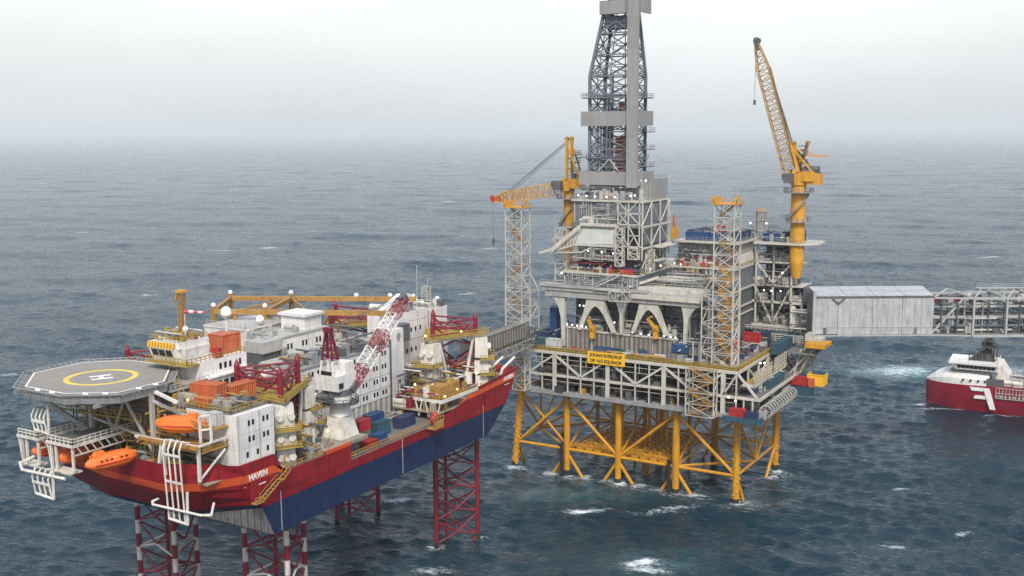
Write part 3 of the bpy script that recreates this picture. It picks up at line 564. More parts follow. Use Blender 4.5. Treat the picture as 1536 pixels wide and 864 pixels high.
# drilling module front: catwalk roof, panel, cladding
p_('cladding_wall', M['greenclad'], lambda mb: mb.hexa([(-55.2, 3.8, 74.6), (-41, 3.8, 74.8), (-41, 4.2, 74.8), (-55.2, 4.2, 74.6)], [(-53.6, 5.6, 80), (-41, 5.6, 80), (-41, 6.0, 80), (-53.6, 6.0, 80)]))
def catwalk(mb):
    mb.box(-54, -33.6, 4.6, 5.8, 80.1, 81.0); mb.box(-55.5, -41, 3.4, 4.6, 73.9, 74.6); mb.box(-54, -33.8, 5.8, 8, 80.3, 80.6)
    mb.bar((-53.8, 5.2, 80.6), (-64, 3.6, 72.2), .7, .8); mb.bar((-64, 3.6, 72.2), (-68, 3.2, 71), .7, .8)
    mb.bar((-53.8, 3.4, 79.6), (-63, 2.2, 71.8), .5, .6)
    mb.bar((-55.3, 4, 74.3), (-61, 3.4, 72.4), .5); mb.bar((-49, 4, 73.9), (-53, 3.6, 71.9), .45); mb.bar((-53, 3.6, 71.9), (-64, 3.4, 71.2), .4)
    for k in range(9):
        t = k/8; mb.bar((-53.8-10.2*t, 5.2-1.6*t, 80.6-8.4*t), (-55.2-8.4*t, 3.6, 74.4-2.6*t), .22)
        if k < 8: u = (k+1)/8; mb.bar((-53.8-10.2*t, 5.2-1.6*t, 80.6-8.4*t), (-55.2-8.4*u, 3.6, 74.4-2.6*u), .2)
    mb.bar((-42.5, 4, 74), (-41, 4, 71.8), .4)
    for z0, z1 in ((80.3, 75.5),): pass
    mb.lattice((-40, 4, 80), (-40, 4, 68.2), (1.2, 0, 0), (0, .8, 0), 6, .17, .12)
p_('catwalk_frame', M['beam'], catwalk)
def cage(mb):
    for z in (74.2, 77.4, 81, 84.4, 88): mb.box(-40.8, -32.6, 3.9, 4.2, z, z+.35) if z != 77.4 else mb.bar((-37.2, 4, 77.8), (-33.5, 4, 77.8), .3)
    for x in (-40.7, -37.2, -33.5): mb.box(x-.18, x+.18, 3.9, 4.2, 74.2 if x > -40 else 80, 88.2)
    mb.bar((-40.5, 4, 88), (-33.5, 4, 81.2), .28); mb.bar((-40.5, 4, 81.2), (-34.5, 4, 88), .28); mb.bar((-37.2, 4, 81), (-40.5, 4, 84.5), .25)
    mb.bar((-37.2, 4, 81), (-33.5, 4, 74.4), .3); mb.bar((-37.2, 4, 74.4), (-35, 4, 78), .25); mb.bar((-40.5, 4, 80), (-37.2, 4, 74.4), .25)
    for y in (4, 11, 18, 25.5):
        mb.box(-32.7, -32.3, y-.15, y+.15, 70.2, 88)
    for z in (73.6, 80.2): mb.box(-32.75, -32.25, 4, 27, z, z+.6)
    for a, b in ((4, 11), (18, 11), (18, 25.5)): mb.bar((-32.5, a, 80.2), (-32.5, b, 74.2), .28); mb.bar((-32.5, a, 80.8), (-32.5, b, 87.6), .28); mb.bar((-32.5, b, 73.6), (-32.5, a, 68), .25)
    mb.lattice((-35.5, 4.4, 74), (-35.5, 4.4, 70.5), (1.6, 0, 0), (0, .8, 0), 2, .15, .11); mb.lattice((-32.4, 10, 73), (-32.4, 10, 66), (0, 2.0, 0), (.6, 0, 0), 4, .15, .11)
    mb.box(-33.4, -30.2, 14, 26.5, 73.3, 73.6); mb.box(-32.6, -30.5, 12, 20, 69.2, 69.6)
p_('stair_cage', M['beam'], cage)
p_('cladding_wall', M['clad'], lambda mb: (mb.box(-57.8, -33.8, 8.0, 8.4, 81.2, 87.6), mb.box(-34.0, -33.6, 8.4, 26.3, 74.5, 87.4), mb.box(-56.5, -41, 8.3, 8.6, 76.5, 81.1)))
p_('wall_post', M['beam2'], lambda mb: (wallposts(mb, -57.7, -34, 8, 81.2, 87.6, 5.0), mb.box(-53.5, -41, 7.5, 7.95, 82.0, 82.35)))
p_('upper_deck', M['beam'], lambda mb: (mb.box(-58.6, -33.2, 7.2, 26.5, 87.7, 88.3)))
p_('handrail', M['grey'], lambda mb: (mb.rail([(-58.4, 7.3, 88.3), (-33.4, 7.3, 88.3)], 1.15, 1.8, .1), mb.rail([(-54, 5.9, 81.0), (-41, 5.9, 81.0)], 1.2, 1.6, .12), mb.rail([(-33.5, 9, 94.9), (-33.5, 26, 94.9)], 1.1, 1.8, .1), mb.rail([(-57, 4.2, 70.1), (-41, 4.2, 70.1)], 1.1, 1.8, .1)))
p_('cladding_wall', M['wind'], lambda mb: (mb.box(-34.2, -33.5, 12.6, 26.2, 88.35, 94.7), mb.box(-40, -34.3, 12, 12.6, 88.35, 94.2)))
p_('inner_wall', M['grey'], lambda mb: (mb.box(-55, -40, 13, 13.4, 88.4, 93), mb.box(-57.5, -34, 26.3, 26.7, 66, 93)))
p_('process_equipment', [M['grey'], M['dgrey'], M['beam2'], M['pipe']], lambda mb: (clutter(mb, -57, -35, 9, 12.5, 88.4, 92.5, 70, 61, 4, .5, 1.6, .4), clutter(mb, -54, -41.5, 6, 8, 80.7, 83, 30, 62, 4, .4, 1.2, .4), mb.box(-57, -41, 4.4, 8.8, 69.6, 70.05, 2), clutter(mb, -56, -42, 5, 8.5, 70.1, 73, 40, 63, 4, .5, 1.5, .35)))
p_('work_shelter', M['ochre'], lambda mb: mb.ball((-46.9, 8.8, 89.3), .9, 10, 6))
# left end lattice, beside the catwalk
p_('truss', M['beam2'], lambda mb: (mb.lattice((-61.5, 8, 62), (-61.5, 8, 79), (2.0, 0, 0), (0, 2.5, 0), 6, .18, .12), mb.box(-66.5, -63, 9, 13, 74.2, 75.2), mb.path([(-67, 5, 60.5), (-67, 5, 67), (-64.8, 5, 68)], .2) if False else None))
p_('stair_flight', M['beam2'], lambda mb: (mb.stairs((-47.5, 2.6, 61.3), (-39, 2.6, 65.5), (0, 1.2, 0)), mb.box(-48, -38.6, 1.9, 3.3, 60.4, 60.9), mb.stairs((-41.5, 1.4, 57.8), (-36, 1.4, 61.5), (0, 1.1, 0)), mb.lattice((-42, 1.0, 59), (-35, 1.0, 59.2), (0, .7, 0), (0, 0, 1.5), 3, .13, .09)))
# name board
sg = p_('name_board', M['sign'], lambda mb: mb.box(-46.9, -34.2, YF-.95, YF-.7, 38.3, 42.1))
text_mesh('lettering', 'JOHAN SVERDRUP', 1.42, (-40.55, YF-.99, 41.05), (1, 0, 0), (0, 0, 1), M['letter'], sg, .05, .035, .93)
text_mesh('lettering', 'DP 16/2 EQUINOR', 1.42, (-40.55, YF-.99, 39.3), (1, 0, 0), (0, 0, 1), M['letter'], sg, .05, .035, .93)
# floodlights
LAMPS = [(-58, 3.2, 48.3), (-56.2, 3.2, 48.3), (-54.4, 3.2, 48.2), (-52.7, 3.2, 48.1), (-51.2, 3.2, 48.0), (-45.2, 6, 50.2), (-42.6, 6, 49.8), (-39.4, 4, 47.6), (-35.5, 4, 47.6), (-32.6, 4, 47.4), (-30, 4, 47.3), (-27.4, 4, 47.2), (-25, 4, 47.4), (-22.8, 4, 47.3), (-21.2, 4, 47.2), (-30.8, 7, 51),
 (-57.4, 11, 53.4), (-56, 11, 53.4), (-51, 4, 72.4), (-46.2, 4, 72.2), (-42.3, 4, 72), (-56, 6.8, 89.6), (-53, 6.8, 89.5), (-50, 6.8, 89.4), (-46, 6.8, 89.3), (-43.2, 6.8, 89.3), (-37.8, 6.8, 89.8), (-36.4, 6.8, 90), (-35, 12, 94.4), (-36.8, 12, 94.4), (-8, 49.2, 56.8), (-5.5, 49.2, 56.8), (-2.4, 49.2, 56.9), (-2.0, 49.2, 63), (-8, 33, 80.5), (-5, 40, 80),
 (.8, -4.2, 32.0), (-1.2, -4.2, 32.8), (3, 12, 40.3), (4, 12.5, 40.4), (-28.5, 26, 66.9), (-31.5, 28, 66.9), (-33, 20, 66.9), (-33.2, 12, 66.8), (-62, 7, 64.2)]
lamp_mesh = MB(); lamp_mesh.ball((0, 0, 0), .27, 8, 5)
l0 = lamp_mesh.build('floodlight', M['lamp'], ts, local=True)
for i, p in enumerate(LAMPS):
    o = l0 if i == 0 else l0.copy()
    if i: COL.objects.link(o); o.parent = ts
    o.location = Vector(p)-ORG['drilling_platform']
# ------------------------------------------------------------------ derrick
dk = thing('drilling_derrick', 'tall dark steel lattice derrick with three grey wind wall bands and a grey vertical column', 'derrick', (-46, 17, 88))
X0, X1, Y0, Y1 = -54.6, -40.4, 12.2, 23.5
def wdt(z):   # corner positions at a height: straight legs, then the taper to the crown
    t = max(0., (z-127)/19.5); return (X0+4.6*t, X1-.5*t, Y0+.5*t, Y1-4.8*t)
def cn(z, k):
    a, b, c, d = wdt(z); return Vector(((a, b, b, a)[k], (c, c, d, d)[k], z))
ZL = [93, 98.5, 104, 109.5, 115.5, 121, 127, 133.4, 140, 146.5]
for k in range(4):
    part('leg', dk, M['derr'], lambda mb: [mb.bar(cn(a, k), cn(b, k), .85) for a, b in zip(ZL[:-1], ZL[1:])])
def dlat(mb):
    for a, b in zip(ZL[:-1], ZL[1:]):
        for k in range(4):
            j = (k+1) % 4; mb.bar(cn(b, k), cn(b, j), .42); mb.bar(cn(a, k), cn(b, j), .34); mb.bar(cn(a, j), cn(b, k), .34)
            m_ = (cn(a, k)+cn(a, j))/2; n_ = (cn(b, k)+cn(b, j))/2
            mb.bar(m_, n_, .26); h_ = (a+b)/2; mb.bar((cn(h_, k)), cn(h_, j), .22); mb.bar(m_, cn(h_, j), .2); mb.bar(m_, cn(h_, k), .2)
part('lattice', dk, M['derr'], dlat)
def dplat(mb):
    for z, e in ((120.3, 2.0), (112.5, .3), (101, .8), (127.2, .2)):
        a, b, c, d = wdt(z); mb.box(a-e, b+e, c-e, c+1.2, z-.35, z); mb.box(a-e, a+1.2, c+1.25, d+e, z-.35, z); mb.box(b-1.2, b+e, c+1.25, d+e, z-.35, z)
        mb.rail([(a-e, c-e, z), (b+e, c-e, z), (b+e, d+e, z)], 1.2, 1.6, .13); mb.rail([(a-e, c-e, z), (a-e, d+e, z)], 1.2, 1.6, .13)
    for z in (98.5, 104, 109.5): mb.box(-40.2, -37.6, 21.5, 25, z-.3, z); mb.rail([(-40, 21.5, z), (-37.6, 21.5, z), (-37.6, 25, z)], 1.2, 1.3, .13)
    mb.box(-58.4, -50, 11, 14, 101.2, 101.6); mb.rail([(-58.4, 11, 101.6), (-50, 11, 101.6)], 1.2, 1.5, .13)
    mb.box(-50, -42, 13, 20, 141.5, 145.2)
part('platform', dk, M['derr'], dplat)
part('pipe_stand', dk, M['derr'], lambda mb: [mb.tube((-53.5+k*.55, 14.5+(k % 3)*.8, 93), (-53.5+k*.55, 14.5+(k % 3)*.8, 118-(k % 4)*1.3), .16, n=6) for k in range(9)])
part('drill_guide', dk, M['derrred'], lambda mb: (mb.box(-47.4, -45.0, 16, 19, 93, 108), mb.box(-46.8, -45.4, 17, 18.4, 112, 119), [mb.box(-48.2, -44.2, 15.7, 15.95, 94+k*2.3, 94.4+k*2.3) for k in range(8)]))
part('drill_guide', dk, M['derr'], lambda mb: (mb.box(-43.8, -42.6, 15, 16, 93, 121), mb.box(-41.8, -40.8, 14, 15, 93, 112), mb.box(-50.3, -49.6, 16, 17, 93, 121), mb.box(-48.9, -48.5, 16, 17, 93, 127), mb.box(-49, -47, 15, 17, 113.6, 117)))
part('wind_wall', dk, M['wind'], lambda mb: (mb.box(-57.0, -36.6, 10.6, 11.2, 111.3, 115.9), mb.box(-37.2, -36.6, 11.2, 21, 111.3, 115.9), mb.box(-57, -56.4, 11.2, 23, 111.3, 115.9)))
part('wind_wall', dk, M['wind'], lambda mb: (mb.box(-57.5, -36.6, 10.4, 11.0, 92.8, 97.1), mb.box(-37.2, -36.6, 11, 22, 92.9, 97.1), mb.box(-57.5, -56.9, 11, 24, 92.8, 97.1)))
part('wind_wall', dk, M['wind'], lambda mb: (mb.box(-50.8, -36.4, 11.0, 11.6, 145.6, 149.7), mb.box(-37, -36.4, 11.6, 18, 145.6, 149.7), mb.box(-50.8, -50.2, 11.6, 19, 145.6, 149.7)))
part('column', dk, M['wind'], lambda mb: mb.box(-40.6, -36.9, 9.4, 10.35, 92.2, 156))
part('crown_block', dk, M['dgrey'], lambda mb: (mb.box(-49, -42, 13, 18, 149.8, 152), mb.box(-47, -46, 14, 15, 152, 156)))
part('brace', dk, M['beam2'], lambda mb: (mb.bar((-50.6, 10.1, 97.2), (-46.6, 10.1, 101), .3), mb.bar((-46.6, 10.1, 101), (-43.5, 10.1, 97.2), .3)))


p_('process_equipment', [M['grey'], M['dgrey'], M['ochre'], M['cdblue'], M['pipe']], lambda mb: (clutter(mb, -11.5, -1.4, 14, 40, 40.55, 44.5, 90, 141, 5, .6, 2.2, .35), clutter(mb, -46, -22, -2.4, 3, 40.55, 42.0, 40, 142, 5, .4, 1.0, .2)))
p_('process_equipment', [M['grey'], M['dgrey'], M['pipe'], M['beam2']], lambda mb: (clutter(mb, 1.5, 6.0, 2, 42, 33.15, 36.0, 40, 143, 4, .5, 1.6, .5), clutter(mb, 1.5, 8, 4, 28, 27.7, 31.5, 50, 144, 4, .5, 1.8, .5)))

RB = random.Random(77)
for k in range(26):      # small red lockers and fire boxes on the decks
    (x0, x1, y0, y1, z) = [(-56, -24, .5, 2.6, 40.55), (-52, -36, 3.6, 4.4, 65.7), (-32, -13, 31.8, 32.4, 65.75), (-10, -3, 6, 30, 40.55)][k % 4]
    x, y, s = RB.uniform(x0, x1), RB.uniform(y0, y1), RB.uniform(.35, .7)
    part('red_locker', ts, M['redeq'], lambda mb: mb.box(x-s, x+s, y-s*.6, y+s*.6, z, z+s*2.4))

# scaffolding, ladders and hung pipework on the module fronts
def scaff(mb, x0, x1, y, z0, z1, n, rs):
    Q = random.Random(rs)
    for i in range(n):
        x, z, l = Q.uniform(x0, x1), Q.uniform(z0, z1), Q.uniform(1.5, 5)
        if Q.random() < .5: mb.bar((x, y-Q.random()*.5, z), (min(x1, x+l), y-Q.random()*.5, z), .13)
        else: mb.bar((x, y-Q.random()*.5, z), (x, y-Q.random()*.5, min(z1, z+l)), .13)
p_('scaffold', [M['beam2'], M['dgrey']], lambda mb: (scaff(mb, -59, -34, 3.5, 61.4, 65, 60, 1), scaff(mb, -57, -41, 4.2, 69, 73.6, 60, 2), scaff(mb, -56, -41, 7.4, 80.8, 87.4, 60, 3), scaff(mb, -33, -13, 31.6, 57.8, 65, 50, 4)))
p_('scaffold', [M['dgrey']], lambda mb: (scaff(mb, -54, -20, 8, 47, 57, 90, 5), scaff(mb, -33, -13, 33.2, 65.8, 73, 90, 6), scaff(mb, -11, 1, 49.5, 46, 72, 90, 7), scaff(mb, -66, 0, -2.6, 27.8, 39.4, 130, 8)))
p_('cable_ladder', M['beam2'], lambda mb: [(mb.box(x, x+.12, 3.2, 3.4, 61.3, 65), mb.box(x+.6, x+.72, 3.2, 3.4, 61.3, 65)) for x in (-57, -52, -44, -37)])
# ------------------------------------------------------------------ pedestal cranes of the platform
def ped_crane(px, py, zb, zs, r, root, tip, hb, ztop, label, hook_l, redtip, cabside, ribs, tiltaf):
    c = thing('pedestal_crane', label, 'crane', (px, py, zb), 'pedestal cranes on the platform')
    Y = M['cryel']
    part('pedestal', c, Y, lambda mb: (mb.tube((px, py, zb), (px, py, zb+5), r*.62, r, n=20), mb.tube((px, py, zb+5), (px, py, zs), r, n=20), mb.tube((px, py, zs-1.2), (px, py, zs), r*1.18, n=20)))
    def plats(mb):
        for z, e in ((zs-3.4, 2.4), (zs-13, 1.6)):
            mb.tube((px, py, z-.3), (px, py, z), r+e, n=14); pts = [(px+(r+e)*math.cos(a*.449), py+(r+e)*math.sin(a*.449), z) for a in range(15)]; mb.rail(pts, 1.2, 1.6, .14)
        for i in range(14):
            a0, a1 = -2.6+i*.2, -2.4+i*.2; z0 = zs-13+i*.68
            mb.bar((px+(r+.7)*math.cos(a0), py+(r+.7)*math.sin(a0), z0), (px+(r+.7)*math.cos(a1), py+(r+.7)*math.sin(a1), z0+.68), 1.0, .12)
            mb.bar((px+(r+1.2)*math.cos(a0), py+(r+1.2)*math.sin(a0), z0+1.1), (px+(r+1.2)*math.cos(a1), py+(r+1.2)*math.sin(a1), z0+1.78), .12)
    part('access_platform', c, M['grey'], plats)
    d = Vector((tip[0]-root[0], tip[1]-root[1], 0)).normalized(); s = Vector((-d.y, d.x, 0))
    part('machinery_house', c, M['cryel'], lambda mb: (mb.hexa([tuple(Vector((px, py, zs))+d*a+s*b) for a, b in ((-5.2, -2.6), (-5.2, 2.6), (1.8, 2.6), (1.8, -2.6))], [tuple(Vector((px, py, zs+3.2))+d*a+s*b) for a, b in ((-5.2, -2.6), (-5.2, 2.6), (1.8, 2.6), (1.8, -2.6))])))
    part('winch', c, M['dgrey'], lambda mb: [mb.tube(tuple(Vector((px, py, zs+4.2))+d*(-4+1.8*k)-s*1.8), tuple(Vector((px, py, zs+4.2))+d*(-4+1.8*k)+s*1.8), .8, n=10) for k in range(2)])
    cb = part('operator_cab', c, M['dgrey'], lambda mb: mb.hexa([tuple(Vector((px, py, zs-.5))+d*a+s*b) for a, b in ((1.0, cabside*2.7), (1.0, cabside*5.2), (3.8, cabside*5.2), (3.8, cabside*2.7))], [tuple(Vector((px, py, zs+2.6))+d*a+s*b) for a, b in ((1.0, cabside*2.7), (1.0, cabside*5.2), (4.3, cabside*5.2), (4.3, cabside*2.7))]))
    part('window', cb, M['glass'], lambda mb: mb.hexa([tuple(Vector((px, py, zs+.5))+d*a+s*b) for a, b in ((3.9, cabside*2.9), (3.9, cabside*5.0), (4.25, cabside*5.0), (4.25, cabside*2.9))], [tuple(Vector((px, py, zs+2.2))+d*a+s*b) for a, b in ((4.2, cabside*2.9), (4.2, cabside*5.0), (4.5, cabside*5.0), (4.5, cabside*2.9))]))
    # mast (A frame): two tall legs with sheaves
    def af(mb):
        for k in (-1, 1):
            b = Vector((px, py, zs+3))+s*k*2.5-d*.3; t = Vector((px, py, ztop))+s*k*2.1-d*tiltaf; mb.bar(b, t, .8, 1.0)
            mb.bar(Vector((px, py, zs+3))-d*4.6+s*k*1.9, t-(t-b)*.12, .5)
        for z in (zs+6.5, zs+10): mb.bar(Vector((px, py, z))-s*2.0-d*.5, Vector((px, py, z))+s*2.0-d*.5, .5)
    part('mast', c, Y, af)
    part('sheave', c, M['ochre'], lambda mb: [mb.tube(Vector((px, py, ztop+.2))+s*k*2.1-d*tiltaf-s*.35, Vector((px, py, ztop+.2))+s*k*2.1-d*tiltaf+s*.35, .8, n=12) for k in (-1, 1)])
    part('access_platform', c, M['dgrey'], lambda mb: [(mb.hexa([tuple(Vector((px, py, z))-d*a+s*b) for a, b in ((1.0+tiltaf*.5, -2.2), (1.0+tiltaf*.5, 2.2), (3.4+tiltaf*.5, 2.2), (3.4+tiltaf*.5, -2.2))], [tuple(Vector((px, py, z+.25))-d*a+s*b) for a, b in ((1.0+tiltaf*.5, -2.2), (1.0+tiltaf*.5, 2.2), (3.4+tiltaf*.5, 2.2), (3.4+tiltaf*.5, -2.2))]), mb.rail([tuple(Vector((px, py, z+.25))-d*(3.3+tiltaf*.5)+s*b) for b in (-2.2, 2.2)], 1.2, 1.2, .15)) for z in (zs+5.5, zs+8.5, zs+11.2)])
    # boom: lattice box with a tapered head
    R_, T_ = Vector(root), Vector(tip); D = (T_-R_).normalized(); nrm = s.cross(D).normalized(); L_ = (T_-R_).length; neck = R_+D*(L_*.80)
    bm_ = MB(); bm_.lattice(R_+D*1.5, neck, s*1.4, nrm*hb*.5, ribs, .155, .085); 
    C4 = [(-1, -1), (1, -1), (1, 1), (-1, 1)]
    for k in range(4):
        a = neck+s*1.5*C4[k][0]+nrm*hb*.5*C4[k][1]; b = T_+s*.6*C4[k][0]+nrm*(hb*.16*C4[k][1]); bm_.bar(a, b, .34)
        for q in range(4):
            t0, t1 = q/4, (q+1)/4; a2 = neck+s*1.5*C4[(k+1) % 4][0]+nrm*hb*.5*C4[(k+1) % 4][1]; b2 = T_+s*.6*C4[(k+1) % 4][0]+nrm*(hb*.16*C4[(k+1) % 4][1])
            bm_.bar(a.lerp(b, t0), a2.lerp(b2, t1), .2); bm_.bar(a.lerp(b, t1), a2.lerp(b2, t1), .2)
    bm_.bar(R_-D*.5+s*1.5, R_+D*1.6+s*1.5, .5, hb*.7); bm_.bar(R_-D*.5-s*1.5, R_+D*1.6-s*1.5, .5, hb*.7)
    bo = bm_.build('boom', Y if redtip else M['boomtan'], c)
    part('walkway', bo, M['ochre'], lambda mb: mb.bar(R_+D*2+nrm*hb*.5*(1 if nrm.z > 0 else -1), neck+nrm*hb*.5*(1 if nrm.z > 0 else -1), 1.2, .1))
    part('boom_head', bo, M['redeq'] if redtip else M['dgrey'], lambda mb: (mb.bar(T_-D*2.2, T_+D*1.2, 1.5, hb*.42), mb.tube(T_+D*.8-s*.7-nrm*.6, T_+D*.8+s*.7-nrm*.6, .9, n=12), mb.ball(T_+D*1.2, .9, 8, 6) if not redtip else None))
    def ropes(mb):
        for k in (-.7, .7):
            mb.tube(Vector((px, py, ztop))-d*tiltaf+s*k, neck+s*k+nrm*hb*.5*(1 if nrm.z > 0 else -1), .09, n=5)
            mb.tube(Vector((px, py, ztop-.8))-d*tiltaf+s*k*1.4, neck-D*2+s*k*1.4+nrm*hb*.5*(1 if nrm.z > 0 else -1), .07, n=5)
    part('hoist_rope', c, M['dgrey'], ropes)
    part('hook_block', c, M['dgrey'], lambda mb: (mb.tube(T_+D*.8, T_+D*.8-Vector((0, 0, hook_l)), .07, n=5), mb.box(T_.x+D.x*.8-.35, T_.x+D.x*.8+.35, T_.y-.3, T_.y+.3, T_.z-hook_l-1.6, T_.z-hook_l), mb.tube(T_+D*.8-Vector((0, 0, hook_l+1.6)), T_+D*.8-Vector((0, 0, hook_l+2.4)), .2, n=6)))
    return c
cl = ped_crane(-70.3, 28, 64, 90.6, 1.75, (-69.5, 27, 91.2), (-97.8, 24.6, 86.2), 4.1, 107, 'yellow crane with its red tipped boom lowered level to the left of the derrick', 14, True, 1, 18, .2)
cr_ = ped_crane(2.2, 50.5, 61.5, 93.2, 2.35, (-.4, 49.6, 95.5), (-12.6, 49.0, 137.5), 3.9, 105, 'yellow crane with its boom raised steeply on the right end of the platform', 18, False, 1, 20, -2.4)
part('counterweight', cr_, M['cryel'], lambda mb: (mb.box(5.0, 9.4, 48.6, 52.6, 92.2, 95.8), mb.box(4.6, 5.0, 49.2, 52, 93, 95)))
part('winch', cr_, M['dgrey'], lambda mb: (mb.tube((6, 50.5, 97), (8.6, 50.5, 97), 1.2, n=12), mb.box(5.6, 9, 49.4, 51.8, 95.85, 96.3)))
part('light_boom', cr_, M['cryel'], lambda mb: (mb.bar((2, 50.5, 101.6), (11.5, 50.5, 101.3), .45), mb.bar((2, 50.5, 103), (9, 50.5, 101.5), .16)))
part('mast', cr_, M['cryel'], lambda mb: mb.bar((1.2, 52, 96), (4.6, 52, 106.2), .9))
# ------------------------------------------------------------------ lattice stair towers
def stair_tower(label, x0, x1, y0, y1, z0, z1, bays, foot=None, inner=None, tops=True):
    o = thing('stair_tower', label, 'stair tower', ((x0+x1)/2, (y0+y1)/2, z0), 'white lattice stair towers')
    cx, cy = (x0+x1)/2, (y0+y1)/2
    fr = MB(); fr.lattice((cx, cy, z0), (cx, cy, z1), ((x1-x0)/2, 0, 0), (0, (y1-y0)/2, 0), bays, .15, .085)
    if foot:
        fx0, fx1, fz = foot; fr.lattice(((fx0+fx1)/2, cy, z0), ((fx0+fx1)/2, cy, fz), ((fx1-fx0)/2, 0, 0), (0, (y1-y0)/2+.15, 0), max(2, int((fz-z0)/3.6)), .15, .09)
        for yy in (y0-.15, y1+.15):
            fr.bar((fx0, yy, fz), (x0, yy, fz+5.5), .3); fr.bar((fx1, yy, fz), (x1, yy, fz+5.5), .3)
    fr.build('frame', M['beam'], o)
    h = (z1-z0)/bays; a, b = x0+.8, x1-.8
    for i in range(bays):
        z = z0+i*h; l, r_ = (a, b) if i % 2 == 0 else (b, a)
        part('stair_flight', o, inner if (inner and i < bays*.55) else (M['ochre'] if i % 3 == 0 else M['beam2']), lambda mb: (mb.stairs((l, cy-.7, z+.15), (r_, cy-.7, z+h-.1), (0, 1.1, 0)), mb.box(a-.6, b+.6, cy+.2, y1-.3, z+h-.2, z+h-.08)))
    if tops: part('top_deck', o, M['cryel'], lambda mb: (mb.box(x0-.6, x1+.6, y0-.4, y1+.4, z1, z1+.3), mb.rail([(x0-.5, y0-.3, z1+.3), (x1+.5, y0-.3, z1+.3), (x1+.5, y1+.3, z1+.3)], 1.3, 1.3, .16), mb.box(x0-.9, x0-.2, y0, y1, z1+.3, z1+2.2), mb.bar((x1-1, cy, z1+.3), (x1+.3, cy, z1+2.8), .6)))
    return o
tl = stair_tower('tall white lattice stair tower with orange flights at the left end under the crane boom', -79.6, -73.6, 1.2, 6.8, 40.5, 85.2, 12, (-79.7, -70.4, 58))
tr = stair_tower('white lattice stair tower with yellow flights before the modules near the raised crane', -7.9, -1.9, -.5, 5.2, 40.6, 88.5, 13, (-11.2, -1.6, 62), M['cryel'])
c1 = stair_tower('white lattice stair cage hung under the main deck corner beside the red bow', -72.4, -67.9, YF-3.6, YF-.5, 27.4, 40.2, 4, None, M['ochre'], False)
c2 = stair_tower('white lattice stair cage hung on the front truss below the yellow stair tower', -13.4, -4.8, YF-3.4, YF-.55, 26.6, 40.7, 4, None, M['ochre'], False)
part('top_deck', c1, M['ochre'], lambda mb: (mb.box(-78, -68, YF-3.6, YF, 40.25, 40.5), mb.rail([(-78, YF-3.5, 40.5), (-68, YF-3.5, 40.5)], 1.2, 1.6, .14), mb.bar((-78, YF-3.4, 40), (-72.4, YF-3.4, 37), .3), mb.bar((-78, YF-3.4, 34), (-78, YF-3.4, 40.2), .25), mb.bar((-78, YF-3.4, 34.2), (-72.4, YF-3.4, 34.2), .25)))
# ------------------------------------------------------------------ access bridge
br = thing('access_bridge', 'grey clad access bridge with an open pipe truss leading off to the right', 'bridge', (12.3, 39.2, 44.2), None, YAW)
def bp(n, m, f, parent=None): return part(n, parent or br, m, f, local=True)
bp('cladding_panel', M['bridge'], lambda mb: mb.box(-.2, 6.6, 0, .25, 1.2, 12.6)); 
for a, b in ((6.75, 17.6), (17.75, 27), (27.15, 37)): bp('cladding_panel', M['bridge'], lambda mb: mb.box(a, b, 0, .25, 1.0, 12.6))
bp('cladding_panel', M['bridge'], lambda mb: (mb.box(-.2, 37, 9.5, 9.75, 1, 13.4)))
bp('roof', M['bridge'], lambda mb: ([mb.hexa([(a, .3, 13.3), (b, .3, 13.3), (b, 9.9, 14.9), (a, 9.9, 14.9)], [(a, .3, 13.5), (b, .3, 13.5), (b, 9.9, 15.1), (a, 9.9, 15.1)]) for a, b in ((0, 9.2), (9.35, 18.4), (18.55, 27.6), (27.75, 36.8))]))
bp('cable_tray', M['bridgest'], lambda mb: (mb.box(-.2, 37, -.5, -.06, .55, .9), mb.box(-.2, 37, -.14, -.01, 3.3, 3.55), [mb.box(x, x+.12, -.1, -.01, 1.0, 12.5) for x in np.arange(1.5, 36.5, 1.75) if min(abs(x-6.6), abs(x-17.7), abs(x-27)) > .5]))
bp('door', M['dgrey'], lambda mb: (mb.box(2.2, 3.2, -.04, -.005, 1.1, 3.2), mb.box(31.0, 32.0, -.04, -.005, 1.1, 3.2)))
bp('seam', M['dgrey'], lambda mb: (mb.box(-.3, 37, -.05, .2, 12.62, 13.25), mb.box(6.6, 6.75, -.03, .2, 1, 12.6), mb.box(17.6, 17.75, -.03, .2, 1, 12.6), mb.box(27, 27.15, -.03, .2, 1, 12.6), mb.bar((4.6, -.1, 12.9), (6.7, -.1, 11.0), .5), mb.bar((8.8, -.1, 12.9), (6.7, -.1, 11.0), .5)))
bp('end_post', M['bridgest'], lambda mb: mb.box(-1.3, -.35, -.4, .9, .6, 15.2)); bp('end_wall', M['clad'], lambda mb: mb.box(-.5, -.3, .95, 9.7, 1, 13.4))
bp('pipe_rack', [M['dgrey'], M['grey'], M['vdark'], M['pipe']], lambda mb: clutter(mb, 38, 110, 1.6, 9, 1.0, 11, 170, 170, 4, .6, 2.6, .45))
bp('floor', M['deck'], lambda mb: (mb.box(-.3, 112, .3, 9.4, .6, .95)))
